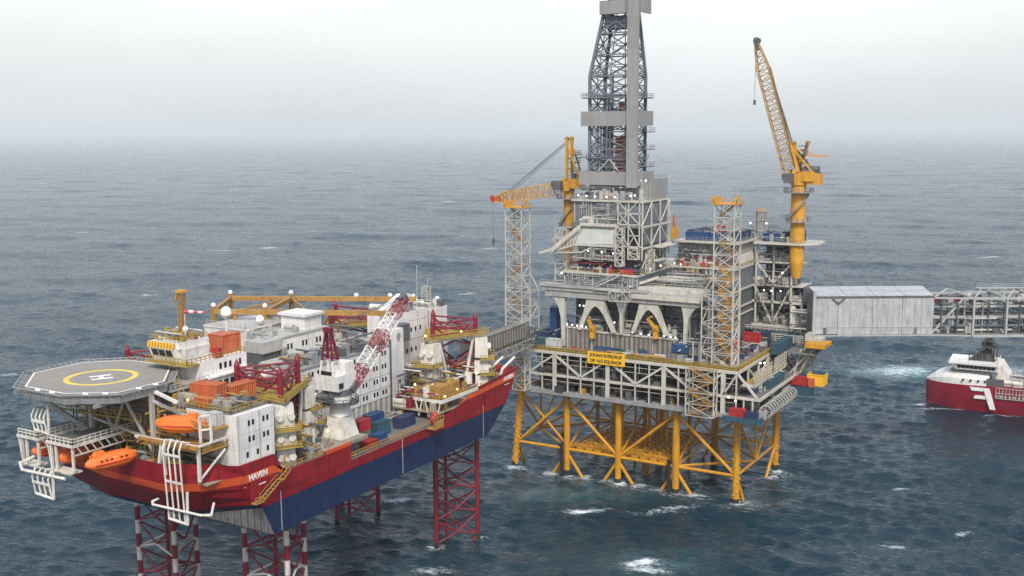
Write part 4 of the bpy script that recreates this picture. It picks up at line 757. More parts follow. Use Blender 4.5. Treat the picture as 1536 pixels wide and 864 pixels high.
def btruss(mb):
    mb.bar((37.4, 2.0, .9), (47.4, 2.0, 12.4), .6); mb.bar((37.2, .2, 12.6), (49, -1.4, 12.6), .5); mb.bar((37.2, .2, .7), (49, -1.4, .6), .4); mb.bar((37.2, 9.5, 12.6), (49, 11.2, 12.6), .5); mb.bar((48, 3, .9), (48, 3, 12.4), .5)
    mb.bar((37.2, .5, 12.8), (43, 4.8, 14.9), .4); mb.bar((43, 4.8, 14.9), (49, -1.4, 12.7), .4)
    L0, L1 = 49.0, 112; n = 6; s_ = (L1-L0)/n
    for y in (-1.6, 11.2):
        for z in (.6, 12.6): mb.bar((L0, y, z), (L1, y, z), .75)
        for i in range(n+1):
            x = L0+s_*i; mb.bar((x, y, .6), (x, y, 12.6), .6)
            if i < n:
                if y > 5: mb.bar((x, y, .6 if i % 2 else 12.6), (x+s_, y, 12.6 if i % 2 else .6), .5)
    for i in range(n+1):
        x = L0+s_*i; mb.bar((x, -1.6, 12.6), (x, 11.2, 12.6), .5); mb.bar((x, -1.6, .6), (x, 11.2, .6), .6)
        if i < n: mb.bar((x, -1.6, 12.6), (x+s_/2, 4.8, 14.9), .45); mb.bar((x+s_, -1.6, 12.6), (x+s_/2, 4.8, 14.9), .45); mb.bar((x, 11.2, 12.6), (x+s_/2, 4.8, 14.9), .4); mb.bar((x+s_, 11.2, 12.6), (x+s_/2, 4.8, 14.9), .4)
bp('truss', M['bridgest'], btruss)
PZ = [(2.2, 1.2), (2.2, 2.6), (3.8, 1.5), (5.4, 1.3), (7, 1.6), (2.6, 5.2), (4.4, 5.4), (6.2, 5.2), (8, 5.4), (3, 8.6), (5, 8.6), (7, 8.8), (8.6, 8.5)]
for k, (y, z) in enumerate(PZ): bp('pipe', [M['pipe'], M['dgrey'], M['grey']][k % 3], lambda mb: mb.tube((37, y, z+.6), (112, y, z+.6), .38+.12*(k % 3), n=8))
bp('pipe_rack', M['dgrey'], lambda mb: [(mb.box(x, x+.35, 1.4, 1.8, .95, 10.6), mb.box(x, x+.35, 9, 9.4, .95, 10.6), mb.box(x, x+.35, 1.4, 9.4, 4.4, 4.7), mb.box(x, x+.35, 1.4, 9.4, 7.8, 8.1), mb.box(x, x+.35, 1.4, 9.4, 10.3, 10.6)) for x in range(40, 112, 5)])
bp('pipe_rack', [M['grey'], M['dgrey'], M['pipe'], M['maroon']], lambda mb: (clutter(mb, 40, 108, 2, 9, 10.7, 14, 40, 71, 3, .6, 2.5, .4), mb.box(38, 56, 9.2, 9.6, 9.5, 12, 3)))
bp('handrail', M['bridgest'], lambda mb: (mb.rail([(52, 4, 15.2), (112, 4, 15.2)], 1.2, 3, .12), mb.box(52, 112, 3.4, 5.6, 14.95, 15.15)))
part('landing', ts, M['jyel'], lambda mb: (mb.box(11.0, 17.2, 31, 40, 42.4, 43.6), mb.rail([(11.0, 31, 43.6), (17.2, 31, 43.6)], 1.1, 1.4, .13)))
part('bridge_bearing', ts, M['beam2'], lambda mb: (mb.box(12, 15, 36, 41, 43.65, 44.7), mb.box(10, 12.2, 35, 40, 43.65, 46)))
# yellow work basket hung from the landing
yb = thing('work_basket', 'yellow work basket hung on wires below the bridge landing', 'work basket', (14.5, 34, 30.4))
part('cage', yb, M['sign'], lambda mb: (mb.box(11.9, 17.1, 31.5, 36.5, 30.4, 30.7), mb.box(11.9, 17.1, 31.5, 31.7, 30.75, 34), mb.box(16.9, 17.1, 31.75, 36.5, 30.75, 34), mb.box(11.9, 12.1, 31.75, 36.5, 30.75, 34), [mb.box(12+k*1.26, 12.2+k*1.26, 31.35, 31.48, 30.7, 34) for k in range(5)], mb.box(11.8, 17.2, 31.3, 31.48, 33.9, 34.2)))
part('wire', yb, M['dgrey'], lambda mb: [mb.tube((x, y, 34), (x, y, 42.4), .08, n=5) for x, y in ((12.2, 31.7), (16.9, 31.7), (16.9, 36), (12.2, 36))])
# extension deck under the right corner with hose reels
part('cellar_deck', ts, M['grey'], lambda mb: (mb.box(6.5, 9.0, -8, 30, 27.0, 27.5), mb.box(-1.5, 6.5, -8, YF-.5, 27.0, 27.5)))
part('deck_skirt', ts, M['cteal'], lambda mb: (mb.box(-1.6, 9.1, -8.3, -8.05, 26.8, 28.4), mb.box(9.05, 9.3, -8, 30, 26.8, 28.4)))
def reel(mb):
    for y in (-1.2, 1.2):
        for k in range(16):
            a0, a1 = k*math.pi/8, (k+1)*math.pi/8; mb.bar((1.75*math.cos(a0), y, 1.75*math.sin(a0)), (1.75*math.cos(a1), y, 1.75*math.sin(a1)), .3)
            if k % 2 == 0: mb.bar((0, y, 0), (1.75*math.cos(a0), y, 1.75*math.sin(a0)), .16)
RL = ['hose reel nearest the blue skirted corner of the low deck', 'second hose reel from the low deck corner, behind the nearest reel', 'third hose reel from the low deck corner, mid row', 'fourth hose reel from the low deck corner, mid row', 'fifth hose reel from the low deck corner', 'hindmost hose reel of the row, by the red skid']
r0 = None
for i in range(6):
    if r0 is None:
        r0 = thing('hose_reel', 'pale ' + RL[0], 'hose reel', (9.9, -3.5, 30), 'hose reels along the low right deck')
        part('flange', r0, M['pipe'], reel, local=True); part('hose', r0, M['black'], lambda mb: mb.tube((0, -1.1, 0), (0, 1.1, 0), 1.25, n=14), local=True); part('stand', r0, M['grey'], lambda mb: (mb.box(-2.4, .4, -1.5, -1.3, -2.5, -.1), mb.box(-2.4, .4, 1.3, 1.5, -2.5, -.1)), local=True)
        o = r0
    else: o = copy_tree(r0); o['label'] = 'pale ' + RL[i]
    o.location = (9.9, -3.0+i*4.6, 30)
# ------------------------------------------------------------------ containers, skids and cabins
proto = {}
def container(mat, label, x, y, z, L=6.0, W=2.4, H=2.5, rz=0.0, group='cargo containers on the platform', name='cargo_container', open_=False):
    key = (mat, round(L, 1), round(W, 1), round(H, 1), open_)
    if key not in proto:
        o = thing(name, label, 'container', (0, 0, 0), group)
        h, b = L/2, W/2
        if open_: part('shell', o, M[mat], lambda mb: (mb.box(-h+.1, h-.1, -b+.1, b-.1, .15, .35), mb.box(-h+.1, h-.1, -b+.08, -b+.2, .35, H-.1), mb.box(-h+.1, h-.1, b-.2, b-.08, .35, H-.1), mb.box(-h+.1, -h+.22, -b+.2, b-.2, .35, H-.1), mb.box(h-.22, h-.1, -b+.2, b-.2, .35, H-.1)), local=True)
        else: part('shell', o, M[mat], lambda mb: mb.box(-h+.12, h-.12, -b+.12, b-.12, .15, H-.1), local=True)
        def fr(mb):
            for a in (-h+.09, h-.09):
                for c in (-b+.09, b-.09): mb.box(a-.09, a+.09, c-.09, c+.09, 0, H)
            for z0 in (0.09, H-.09):
                for c in (-b+.07, b-.07): mb.bar((-h+.18, c, z0), (h-.18, c, z0), .14)
                for a in (-h+.07, h-.07): mb.bar((a, -b+.18, z0), (a, b-.18, z0), .14)
            n = int(L/1.2)
            for i in range(1, n):
                xx = -h+L*i/n
                for c in (-b+.09, b-.09): mb.box(xx-.05, xx+.05, c-.04, c+.04, .2, H-.17)
        fr_ = part('frame', o, M[mat], fr, local=True)
        if not open_: part('door', o, M[mat], lambda mb: (mb.box(h-.11, h-.02, -b+.2, -.03, .2, H-.2), mb.box(h-.11, h-.02, .03, b-.2, .2, H-.2), [mb.bar((h, k, .2), (h, k, H-.2), .07) for k in (-.7, -.3, .3, .7)]), local=True)
        proto[key] = o
    else:
        o = copy_tree(proto[key]); o['label'] = label; o['group'] = group
    o.location = (x, y, z); o.rotation_euler = (0, 0, rz); return o
H_ = math.pi/2
container('cred', 'red container on a white leg stand beside the right stair tower', -5.6, 30, 42.9, 5.2, 2.6, 3.0, 0)
container('cblue', 'tall blue container between the right stair tower and the red one', -9.2, 24, 40.55, 3, 2.4, 5.6, 0)
container('cred', 'narrow upright red container behind the right stair tower', -7.2, 18, 40.55, 2.2, 2.0, 5.0, 0)
container('cdblue', 'dark blue container standing right of the raised red one', -2.6, 34.5, 40.55, 3, 2.4, 5.0, 0)
container('cteal', 'long dark teal container along the right deck edge', 3.4, 36, 40.6, 22, 2.6, 3.2, H_)
container('cblue', 'bright blue container on the lower stack by the right arch leg', -18.6, 2.2, 43.3, 5.4, 2.4, 2.4, 0)
container('cgrey', 'grey open container beneath the bright blue one', -18.6, 2.2, 40.55, 5.4, 2.4, 2.5, 0, open_=True)
container('cdblue', 'dark blue basket at the foot of the grey rack, left of the right tower', -13.4, 1.2, 40.55, 3.6, 2.4, 2.2, 0, open_=True)
container('cgrey', 'grey rack container above the dark blue basket', -13.4, 1.6, 43.0, 4.2, 2.4, 2.3, 0)
container('cblue', 'small blue tub alone before the middle of the brown wall', -30.2, .6, 40.55, 2.6, 1.8, 2.0, 0)
for k, x in enumerate((-45.6, -42.8, -40.0)): container('cblue', ['blue tub nearest the left edge of the name board', 'blue tub in the middle of the three behind the name board', 'blue tub furthest right of the three behind the name board'][k], x, .4, 40.55, 2.5, 1.8, 2.2, 0, 'blue tubs behind the name board')
container('cgreen', 'green tub beside the blue ones behind the name board', -37.4, .5, 40.55, 1.9, 1.6, 2.1, 0)
container('cwhite', 'white cabin with a dark door on the left deck, next to the brown wall', -61.6, .8, 40.55, 4.6, 2.8, 3.2, 0)
container('cblue', 'tall upright blue container at the left end below the first arch', -65.5, 9, 41, 2.6, 2.4, 11.5, 0)
container('cdblue', 'dark blue container behind the white cabin on the left deck', -68.5, 6, 40.55, 6, 2.4, 4.2, 0)
container('cteal', 'teal container left of the white cabin by the lattice tower', -66.6, 1.4, 40.55, 3.2, 2.2, 2.8, 0)
container('cblue', 'long blue container at the left of the upper roof deck', -26.5, 36.2, 74.05, 8, 2.5, 2.7, 0)
container('cblue', 'blue container at the right of the upper roof deck behind the rail', -19.5, 36.0, 74.05, 4.4, 2.5, 2.4, 0)
container('cdblue', 'long dark blue container by the corner of the upper roof deck', -14.0, 43.5, 74.05, 11, 2.5, 3.0, H_)
container('cred', 'red container high at the back of the upper roof deck', -22, 44, 76, 3.2, 2.4, 2.4, 0)
container('cblue', 'blue container on the bay roof left of the crane pedestal', -6.5, 52, 73.15, 5.4, 2.5, 2.6, 0)
container('cdblue', 'dark blue container on the bay roof against the crane pedestal', -2.0, 54.5, 73.15, 3.0, 2.4, 3.0, 0)
container('cred', 'red container at the front corner of the low right deck', 2.2, -6.0, 27.55, 4.4, 2.4, 2.8, H_*.0)
container('cdblue', 'dark blue tank container beside the red one on the low corner', 6.4, -6.2, 27.55, 3.4, 2.4, 2.3, 0)
container('cblue', 'bright blue container behind the end of the front truss, low right', 3.6, 3.5, 33.15, 4.6, 2.5, 2.7, H_)
container('cteal', 'long teal container on the mezzanine edge beyond the bright blue one', 5.6, 17, 33.15, 15, 2.5, 2.6, H_)
container('cred', 'red skid on the low right deck before the work basket', 9.5, 31.5, 30.4, 6.5, 2.6, 2.6, 0)
container('cteal', 'teal skid beneath the red one at the far low right', 10.5, 30.5, 27.6, 7.5, 2.6, 2.6, 0)
container('orange', 'small orange container beside the red skid at the low right', 13.6, 30.6, 30.3, 1.6, 2.0, 2.6, 0)
# raised stand for the red container, small yellow jib cranes, tank on the roof, orange mast
part('container_stand', ts, M['white2'], lambda mb: (mb.box(-8.2, -3.0, 28.7, 31.3, 42.5, 42.85), [mb.box(x-.25, x+.25, y-.25, y+.25, 40.55, 42.5) for x in (-7.6, -3.6) for y in (29, 31)]))
def jib(label, x, y, z, lean):
    j = thing('deck_crane', label, 'deck crane', (x, y, z), 'small yellow deck cranes')
    part('post', j, M['cryel'], lambda mb: (mb.box(x-.7, x+.7, y-.7, y+.7, z, z+2.4), mb.box(x-.9, x+.9, y-.9, y+.9, z+2.45, z+4.0)))
    part('arm', j, M['cryel'], lambda mb: (mb.bar((x+.2, y-.95, z+3.2), (x-lean, y-.95, z+6.2), .85), mb.bar((x-lean, y-.95, z+6.2), (x-lean*.3, y-1.5, z+7), .5)))
jib('small yellow deck crane under the left arch before the wall', -48.9, 3.2, 44.6, .9); jib('small yellow deck crane leaning left under the right arch', -27.6, 4.0, 46.4, 2.4)
tk = thing('mesh_tank', 'grey caged tank standing on the roof near the right crane', 'tank', (-11.2, 54, 74)); part('drum', tk, M['grey'], lambda mb: mb.tube((-11.2, 54, 76.5), (-11.2, 54, 83), 1.9, n=18)); part('cage', tk, M['pipe'], lambda mb: ([mb.bar((-11.2+2.4*math.cos(a*.52), 54+2.4*math.sin(a*.52), 74.1), (-11.2+2.4*math.cos(a*.52), 54+2.4*math.sin(a*.52), 83.2), .16) for a in range(12)], [mb.bar((-11.2+2.4*math.cos(a*.52), 54+2.4*math.sin(a*.52), z), (-11.2+2.4*math.cos(a*.52+.52), 54+2.4*math.sin(a*.52+.52), z), .16) for a in range(12) for z in (76.4, 80, 83)]))
part('lid', tk, M['ochre'], lambda mb: mb.tube((-11.2, 54, 83.05), (-11.2, 54, 83.7), 1.6, .7, n=16))
om = thing('mud_line_mast', 'orange mast with a box base beside the right of the drill tower', 'mast', (-35.2, 37, 74)); part('base', om, M['cryel'], lambda mb: mb.box(-36.2, -34.2, 36, 38, 74.1, 77.5)); part('mast', om, M['orange'], lambda mb: mb.tube((-35.2, 37, 77.5), (-35.6, 37, 82), .7, .3, n=8))
# ------------------------------------------------------------------ supply vessel
vs = thing('supply_vessel', 'red hulled supply vessel with white bow and bridge passing behind the access bridge', 'ship', (27.6, 157, 0), None, math.radians(2.5))
def vp_(n, m, f, parent=None, s=False): return part(n, parent or vs, m, f, s, True)
def vhull():
    mb = MB(); st = [0, 1.2, 3, 6, 10, 15, 21, 30, 45, 62, 78]
    hb = [.35, 2.2, 3.9, 5.9, 7.6, 8.8, 9.4, 9.6, 9.6, 9.6, 9.4]; top = [8.6, 8.7, 8.8, 8.9, 9.1, 9.3, 9.6, 10.0, 10.2, 10.2, 10.2]
    lv = [-4, 0, 2.5, 5.5, 1e9]; fl = [.72, .84, .92, .985, 1.0]; V = []
    for i, x in enumerate(st):
        row = []
        for s in (-1, 1):
            for k, z in enumerate(lv):
                zz = min(z, top[i]); row.append((x+(1-fl[k])*2.2*(1 if i < 4 else 0)-(.9 if (k == 0 and i < 2) else 0), s*hb[i]*fl[k], zz))
        V.append(row)
    nl = len(lv)
    for i in range(len(st)-1):
        for s in (0, nl):
            for k in range(nl-1): mb.quad([V[i][s+k], V[i+1][s+k], V[i+1][s+k+1], V[i][s+k+1]])
        mb.quad([V[i][nl-1], V[i+1][nl-1], V[i+1][2*nl-1], V[i][2*nl-1]])
    mb.quad([V[0][k] for k in range(nl)]+[V[0][nl+k] for k in range(nl-1, -1, -1)]); mb.quad([V[-1][k] for k in range(nl)]+[V[-1][nl+k] for k in range(nl-1, -1, -1)])
    return mb.build('hull', M['vred'], vs, True, False)
vh = vhull()
def vbow(mb):     # white whaleback forecastle, rising to the bridge front
    st = [(0.2, .3, 8.62, 9.0), (1.6, 2.4, 8.72, 10.3), (4, 4.6, 8.85, 12.2), (7, 6.3, 8.95, 13.6), (10.5, 7.6, 9.15, 14.4), (16, 8.6, 9.36, 14.6), (24, 9.1, 9.75, 14.6)]
    for a, b in zip(st[:-1], st[1:]):
        def ring(q): x, h, z0, z1 = q; return [(x, -h, z0), (x, -h*.97, z0+(z1-z0)*.45), (x, -h*.74, z1-.3), (x, 0, z1), (x, h*.74, z1-.3), (x, h*.97, z0+(z1-z0)*.45), (x, h, z0)]
        A, B = ring(a), ring(b)
        for k in range(6): mb.quad([A[k], B[k], B[k+1], A[k+1]])
    mb.quad(ring(st[-1])[::-1]); mb.quad(ring(st[0]))
    mb.hexa([(9, -5.6, 14.2), (26, -5.9, 14.4), (26, 5.9, 14.4), (9, 5.6, 14.2)], [(11, -5.2, 16.0), (26, -5.6, 16.0), (26, 5.6, 16.0), (11, 5.2, 16.0)])
ff = vp_('forecastle', M['white'], vbow)
wh = vp_('wheelhouse', M['white'], lambda mb: (mb.hexa([(11.5, -7.4, 15.2), (26, -7.4, 15.2), (26, 7.4, 15.2), (11.5, 7.4, 15.2)], [(10.4, -7.8, 17.4), (26.2, -7.8, 17.4), (26.2, 7.8, 17.4), (10.4, 7.8, 17.4)]), mb.box(8.8, 27, -8.4, 8.4, 17.45, 18.1)))
for k in range(9):
    x = 12.0+k*1.55
    vp_('window', M['glass'], lambda mb: mb.hexa([(x, -7.52, 15.75), (x+1.45, -7.52, 15.75), (x+1.45, -7.3, 15.75), (x, -7.3, 15.75)], [(x, -7.84, 17.05), (x+1.45, -7.84, 17.05), (x+1.45, -7.6, 17.05), (x, -7.6, 17.05)]), wh)
for k in range(6):
    y = -6.4+k*2.2
    vp_('window', M['glass'], lambda mb: mb.hexa([(11.05, y, 15.75), (11.4, y, 15.75), (11.4, y+1.8, 15.75), (11.05, y+1.8, 15.75)], [(10.42, y, 17.05), (10.8, y, 17.05), (10.8, y+1.8, 17.05), (10.42, y+1.8, 17.05)]), wh)
for x in (14.6, 17.4, 20.2, 22.6): vp_('porthole', M['glass'], lambda mb: mb.tube((x, -9.3, 11.4), (x, -8.4, 11.4), .42, n=10), ff)
vp_('deck_line', M['dgrey'], lambda mb: (mb.hexa([(9.6, -6.9, 14.55), (27, -8.4, 14.55), (27, 8.4, 14.55), (9.6, 6.9, 14.55)], [(9.6, -6.9, 14.75), (27, -8.4, 14.75), (27, 8.4, 14.75), (9.6, 6.9, 14.75)])))
vp_('vent', M['grey'], lambda mb: [mb.tube((x, -7.6, 14.8), (x, -7.6, 15.9), .22, n=6) for x in (12, 15, 18, 21, 24)])
def vmast(mb):
    mb.hexa([(15.5, -2.0, 18.15), (25.4, -2.0, 18.15), (25.4, 2.0, 18.15), (15.5, 2.0, 18.15)], [(21.2, -.7, 22.6), (23.8, -.7, 22.6), (23.8, .7, 22.6), (21.2, .7, 22.6)])
    mb.tube((22.5, 0, 24), (22.5, 0, 28.5), .5, .25, n=8); mb.box(20.4, 25.4, -3.4, 3.4, 23.9, 24.3); mb.box(21, 24.6, -2.6, 2.6, 26.2, 26.5)
    for y in (-3, -1, 1.2, 2.8): mb.tube((21.4, y, 24.3), (21.4, y, 26.2), .28, n=6); mb.ball((24.6, y, 25), .6, 8, 6)
    for k, (x, y, h) in enumerate(((19.6, -2.6, 23.6), (20.4, 1.6, 25.6), (21.6, -1.8, 27.2), (23.6, 1.4, 27.6), (24.8, -2.4, 26), (25.8, 1, 24.4))): mb.tube((x, y, 18.2), (x, y, h), .22, n=5); mb.ball((x, y, h-1.2), .55, 7, 5)
    mb.lattice((22.5, 0, 22.6), (22.5, 0, 27.6), (1.1, 0, 0), (0, 1.1, 0), 4, .14, .1)
    for k in range(5): mb.tube((16+k*2.2, -4+k, 18.2), (16+k*2.2, -4+k, 21.4), .2, n=5)
vp_('mast', M['vdark'], vmast); vp_('radar_bar', M['white'], lambda mb: mb.bar((19.6, 0, 28.8), (25.4, 0, 28.8), .35, .3))
vp_('railing', M['white2'], lambda mb: (mb.rail([(9.4, -8.2, 18.15), (26.8, -8.2, 18.15), (26.8, 8.2, 18.15)], 1.1, 1.6, .1)))
vp_('aft_house', M['white2'], lambda mb: (mb.hexa([(26.1, -6.5, 10.1), (33, -7.5, 10.1), (33, 7.5, 10.1), (26.1, 6.5, 10.1)], [(26.1, -6, 18.2), (28.2, -6, 18.2), (28.2, 6, 18.2), (26.1, 6, 18.2)])))
vp_('deck_recess', [M['dgrey'], M['grey'], M['pipe'], M['white2']], lambda mb: (mb.box(23.2, 29.4, -9.25, -8.95, 9.9, 12.8, 0), clutter(mb, 30, 44, -8.8, 8, 10.25, 14, 80, 81, 4, .5, 1.8, .5)))
vp_('bulwark_frame', M['pipe'], lambda mb: ([mb.box(26.6+k*1.2, 26.85+k*1.2, -9.78, -9.66, 5.3, 9.6) for k in range(11)], [mb.bar((26.6, -9.75, z), (39, -9.75, z), .22) for z in (5.4, 7.5, 9.5)], [mb.tube((27+k*1.6, -9.9, 6.2), (27+k*1.6, -9.62, 6.2), .5, n=8) for k in range(7)]))
vp_('cargo_rail', M['white2'], lambda mb: (mb.box(41, 78, -9.5, -9.1, 10.25, 13.4), mb.box(41, 78, 9.1, 9.5, 10.25, 13.4)))
# white emblem on the side: a mirrored F shape
def emblem(mb):
    y = -9.72
    def pl(P): mb.hexa([(x, y, z) for x, z in P], [(x, y+.3, z) for x, z in P])
    pl([(17.2, 9.0), (22.0, 8.95), (22.3, 7.6), (18.0, 7.6)][::-1]); pl([(22.02, 8.95), (24.4, 8.95), (27.0, .6), (24.9, .7)][::-1]); pl([(18.8, 4.5), (19.3, 5.8), (22.9, 5.8), (23.25, 4.5)])
vp_('emblem', M['mark_w'], emblem)
# ------------------------------------------------------------------ jack-up accommodation rig
hv = thing('accommodation_rig', 'red and blue hulled jack-up rig on lattice legs with white cabin blocks and a helideck', 'accommodation rig', (-76, -105, 29))
def hp(n, m, f, parent=None, s=False): return part(n, parent or hv, m, f, s)
XS, XP = -48.0, -103.6
RING = {  # height: hull outline from the far right corner round the near bow to the far left corner
 29.6: [(XS, -62), (XS, -143.7), (-54, -143.9), (-62, -144), (-84, -144), (-97, -143.8), (XP, -143.7), (XP, -62)],
 36.1: [(XS, -52.5), (-48.3, -146.5), (-57.6, -155.8), (-65, -157), (-80, -156.8), (-95.5, -153), (XP, -146.6), (XP, -52.5)],
 37.0: [(XS, -51.7), (-48.2, -147.2), (-56.6, -156.2), (-63.9, -157.8), (-79.5, -157.5), (-95.3, -154), (XP, -147.2), (XP, -51.7)],
 38.4: [(XS, -50.6), (-48.1, -148.1), (-55.2, -156.7), (-62.2, -158.8), (-78.5, -158.6), (-95, -155.4), (XP, -148), (XP, -50.6)],
 41.0: [(XS, -48.6), (-48, -149.7), (-52.8, -157.5), (-59.3, -160.9), (-77, -160.4), (-94.4, -157.2), (XP, -149.6), (XP, -48.6)],
 42.4: [(XS, -47.8), (-48, -150.5), (-51.7, -157.9), (-57.9, -161.8), (-76, -161.2), (-94, -158), (XP, -150.4), (XP, -47.8)],
 44.1: [(XS, -46.9), (-48, -151.3), (-51.6, -158.5), (-57.9, -162.4), (-75, -162.0), (-94, -158.6), (XP, -151.2), (XP, -46.9)]}
def hull(mb):
    zs = sorted(RING)
    zs = [z for z in zs if z <= 38.4]
    for a, b in zip(zs[:-1], zs[1:]):
        A, B = RING[a], RING[b]
        for i in range(8):
            j = (i+1) % 8; bow = 1 <= i <= 5
            if a < 36: m = 3 if bow else 1
            elif a < 37: m = 1 if i < 4 or i > 5 else 0
            else: m = 0
            if not bow and a < 36.05: m = 1
            if not bow and a > 36: m = 0
            mb.quad([(*A[i], a), (*A[j], a), (*B[j], b), (*B[i], b)], m)
    mb.quad([(*p, 29.6) for p in RING[29.6]][::-1], 3); mb.quad([(*p, 38.4) for p in RING[38.4]], 4)
hu = hp('hull', [M['red'], M['blue'], M['stripe'], M['under'], M['deck']], hull)
# raised bow shell with the orange band, then the bulwark
def bowshell(mb):
    zs = [38.4, 41.0, 42.4, 44.1]
    I = list(range(1, 7))
    for a, b in zip(zs[:-1], zs[1:]):
        A, B = RING[a], RING[b]
        for i in I[:-1]: mb.quad([(*A[i], a), (*A[i+1], a), (*B[i+1], b), (*B[i], b)], 2 if a > 42 else 0)
    T = [(-48, -152.4, 46.4), (-51.8, -159, 48.0), (-58, -163, 48.3), (-74.5, -162.6, 48.2), (-94, -159, 48), (XP, -152, 47)]
    B = RING[44.1]
    for k, i in enumerate(I[:-1]): mb.quad([(*B[i], 44.1), (*B[i+1], 44.1), T[k+1], T[k]], 0)
    # side plating along the rig, stepping down
    for (ya, yb, z0, z1, m) in ((-143.2, -149.9, 38.4, 42.4, 0), (-143.2, -151.1, 42.42, 44.1, 2), (-119, -143.2, 38.4, 41.8, 0), (-118.9, -127.5, 41.82, 42.6, 2)):
        mb.quad([(XS+.02, ya, z0), (XS+.02, yb, z0), (XS+.02, yb, z1), (XS+.02, ya, z1)], m)
        mb.quad([(XS-.3, ya, z0), (XS-.3, ya, z1), (XS-.3, yb, z1), (XS-.3, yb, z0)], m); mb.quad([(XS+.02, ya, z1), (XS+.02, yb, z1), (XS-.3, yb, z1), (XS-.3, ya, z1)], m); mb.quad([(XS+.02, ya, z0), (XS+.02, ya, z1), (XS-.3, ya, z1), (XS-.3, ya, z0)], m)
    mb.prism_x([(-151.2, 44.12), (-152.4, 46.4), (-143.0, 46.3), (-140.2, 41.85), (-138.5, 41.85), (-143.2, 44.1)][::-1], XS-.3, XS+.03, 0)
    mb.quad([(XS+.03, -143.2, 42.4), (XS+.03, -143.2, 44.1), (XS+.03, -138.7, 41.85)], 2)
    # far bow
    mb.prism_x([(-84.5, 38.4), (-50.6, 38.4), (-48.6, 41.0), (-47.8, 42.3), (-72, 41.3), (-82, 39.6)], XS-.3, XS+.03, 0)
    mb.prism_x([(-75, 41.25), (-47.8, 42.35), (-47.0, 44.0), (-69, 42.6)], XS-.3, XS+.035, 2)
    mb.prism_x([(-69, 42.62), (-47.0, 44.02), (-46.3, 45.2), (-66, 43.6)], XS-.3, XS+.03, 0)
    for z0, y0, z1, y1 in ((38.4, -50.6, 45.2, -46.3),): mb.quad([(XS, y0, z0), (XP, y0, z0), (XP, y1, z1), (XS, y1, z1)], 0)
    for x0, x1, ya, yb, z in ((XP, XS-.32, -151, -128, 41.7), (XP, XS-.32, -127.9, -119, 41.75), (XP, XS-.32, -84, -49.5, 40.6), (-93, -50, -159, -151.05, 44.2)): mb.box(x0, x1, ya, yb, z-.25, z, 4)
hp('bulwark', [M['red'], M['blue'], M['stripe'], M['under'], M['deckt']], bowshell)
def letters(y0, y1, z0, z1, size, sq):
    text_mesh('lettering', 'HAVEN', size, (XS+.06, (y0+y1)/2, (z0+z1)/2), (0, y1-y0, (z1-z0)), (0, 0, 1), M['mark_w'], hu, .06, .05, sq)
letters(-150.2, -145.0, 43.22, 43.22, 1.62, .98); letters(-54.5, -47.6, 42.95, 43.25, 1.55, 1.1)
def drafts(mb):
    for y in (-100, -64, -141.5):
        for k in range(22): mb.box(XS, XS+.05, y-.13, y+.13, 30.0+k*.38, 30.12+k*.38)
hp('draft_mark', M['mark_w'], drafts, hu)
hp('load_mark', M['mark_w'], lambda mb: (mb.box(XS, XS+.05, -147.5, -145.6, 41.2, 41.4), mb.box(XS, XS+.05, -53, -50.5, 41.3, 41.5)), hu)
# legs: three chords and lattice, red with white bands on the near pair
def rig_leg(cx, cy, mir, banded):
    s = -1 if mir else 1
    V = [(cx+.5, cy-7.5*s), (cx+6.2, cy+4.2*s), (cx-6.8, cy+3.3*s)]
    lg = bpy.data.objects.new('leg', None); COL.objects.link(lg); lg.parent = hv; ORG[lg.name] = Vector((cx, cy, 30)); lg.location = ORG[lg.name]-ORG['accommodation_rig']
    ms = [M['legred'], M['legwhite']] if banded else [M['legred']]
    for k in range(3):
        def ch(mb):
            z = -6.0; i = 0
            while z < 61:
                z2 = min(61, z+3.3); mb.tube((*V[k], z), (*V[k], z2), .62, n=10, m=(i % 2 if banded and z < 40 else 0)); z = z2; i += 1
            mb.tube((*V[k], 61), (*V[k], 62.3), .62, .1, n=10, m=0)
        part('chord', lg, ms, ch); part('splash_zone', lg, M['growth'], lambda mb: mb.tube((*V[k], -5.8), (*V[k], 1.1), .67, n=10))
    def lt(mb):
        H = 6.6; n = 10
        for k in range(3):
            a, b = V[k], V[(k+1) % 3]; mid = ((a[0]+b[0])/2, (a[1]+b[1])/2)
            for i in range(n):
                z = -6+i*H; mb.tube((*a, z), (*mid, z+H/2*.6), .26, n=6, m=(1 if banded and i % 2 else 0)); mb.tube((*mid, z+H/2*.6), (*b, z), .26, n=6, m=(1 if banded and i % 2 else 0))
                mb.tube((*a, z+H*.95), (*mid, z+H*.32), .24, n=6, m=0); mb.tube((*mid, z+H*.32), (*b, z+H*.95), .24, n=6, m=0)
                c = V[(k+2) % 3]; m2 = ((b[0]+c[0])/2, (b[1]+c[1])/2); mb.tube((*mid, z+H*.32), (*m2, z+H*.32), .18, n=5, m=0)
        for k in range(3):
            a, b = Vector((*V[k], 0)), Vector((*V[(k+1) % 3], 0))
            for z, r in ((57.4, .28), (58.9, .2), (60.4, .24)): mb.tube(a+Vector((0, 0, z)), b+Vector((0, 0, z)), r, n=6, m=0)
            for q in range(4): mb.tube(a.lerp(b, q/4)+Vector((0, 0, 57.4 if q % 2 else 60.4)), a.lerp(b, (q+1)/4)+Vector((0, 0, 60.4 if q % 2 else 57.4)), .17, n=5, m=0)
        mb.tube((cx-2, cy+1, -6), (cx-2, cy+1, 34), .45, n=8, m=0)
    part('lattice', lg, ms, lt)
    return V
LV = {}
for nm, cx, cy, mir, bd in (('fr', -58.7, -131.4, True, True), ('fl', -92.9, -131.4, True, True), ('rr', -58.7, -64.5, False, False), ('rl', -92.9, -64.5, False, False)): LV[nm] = rig_leg(cx, cy, mir, bd)
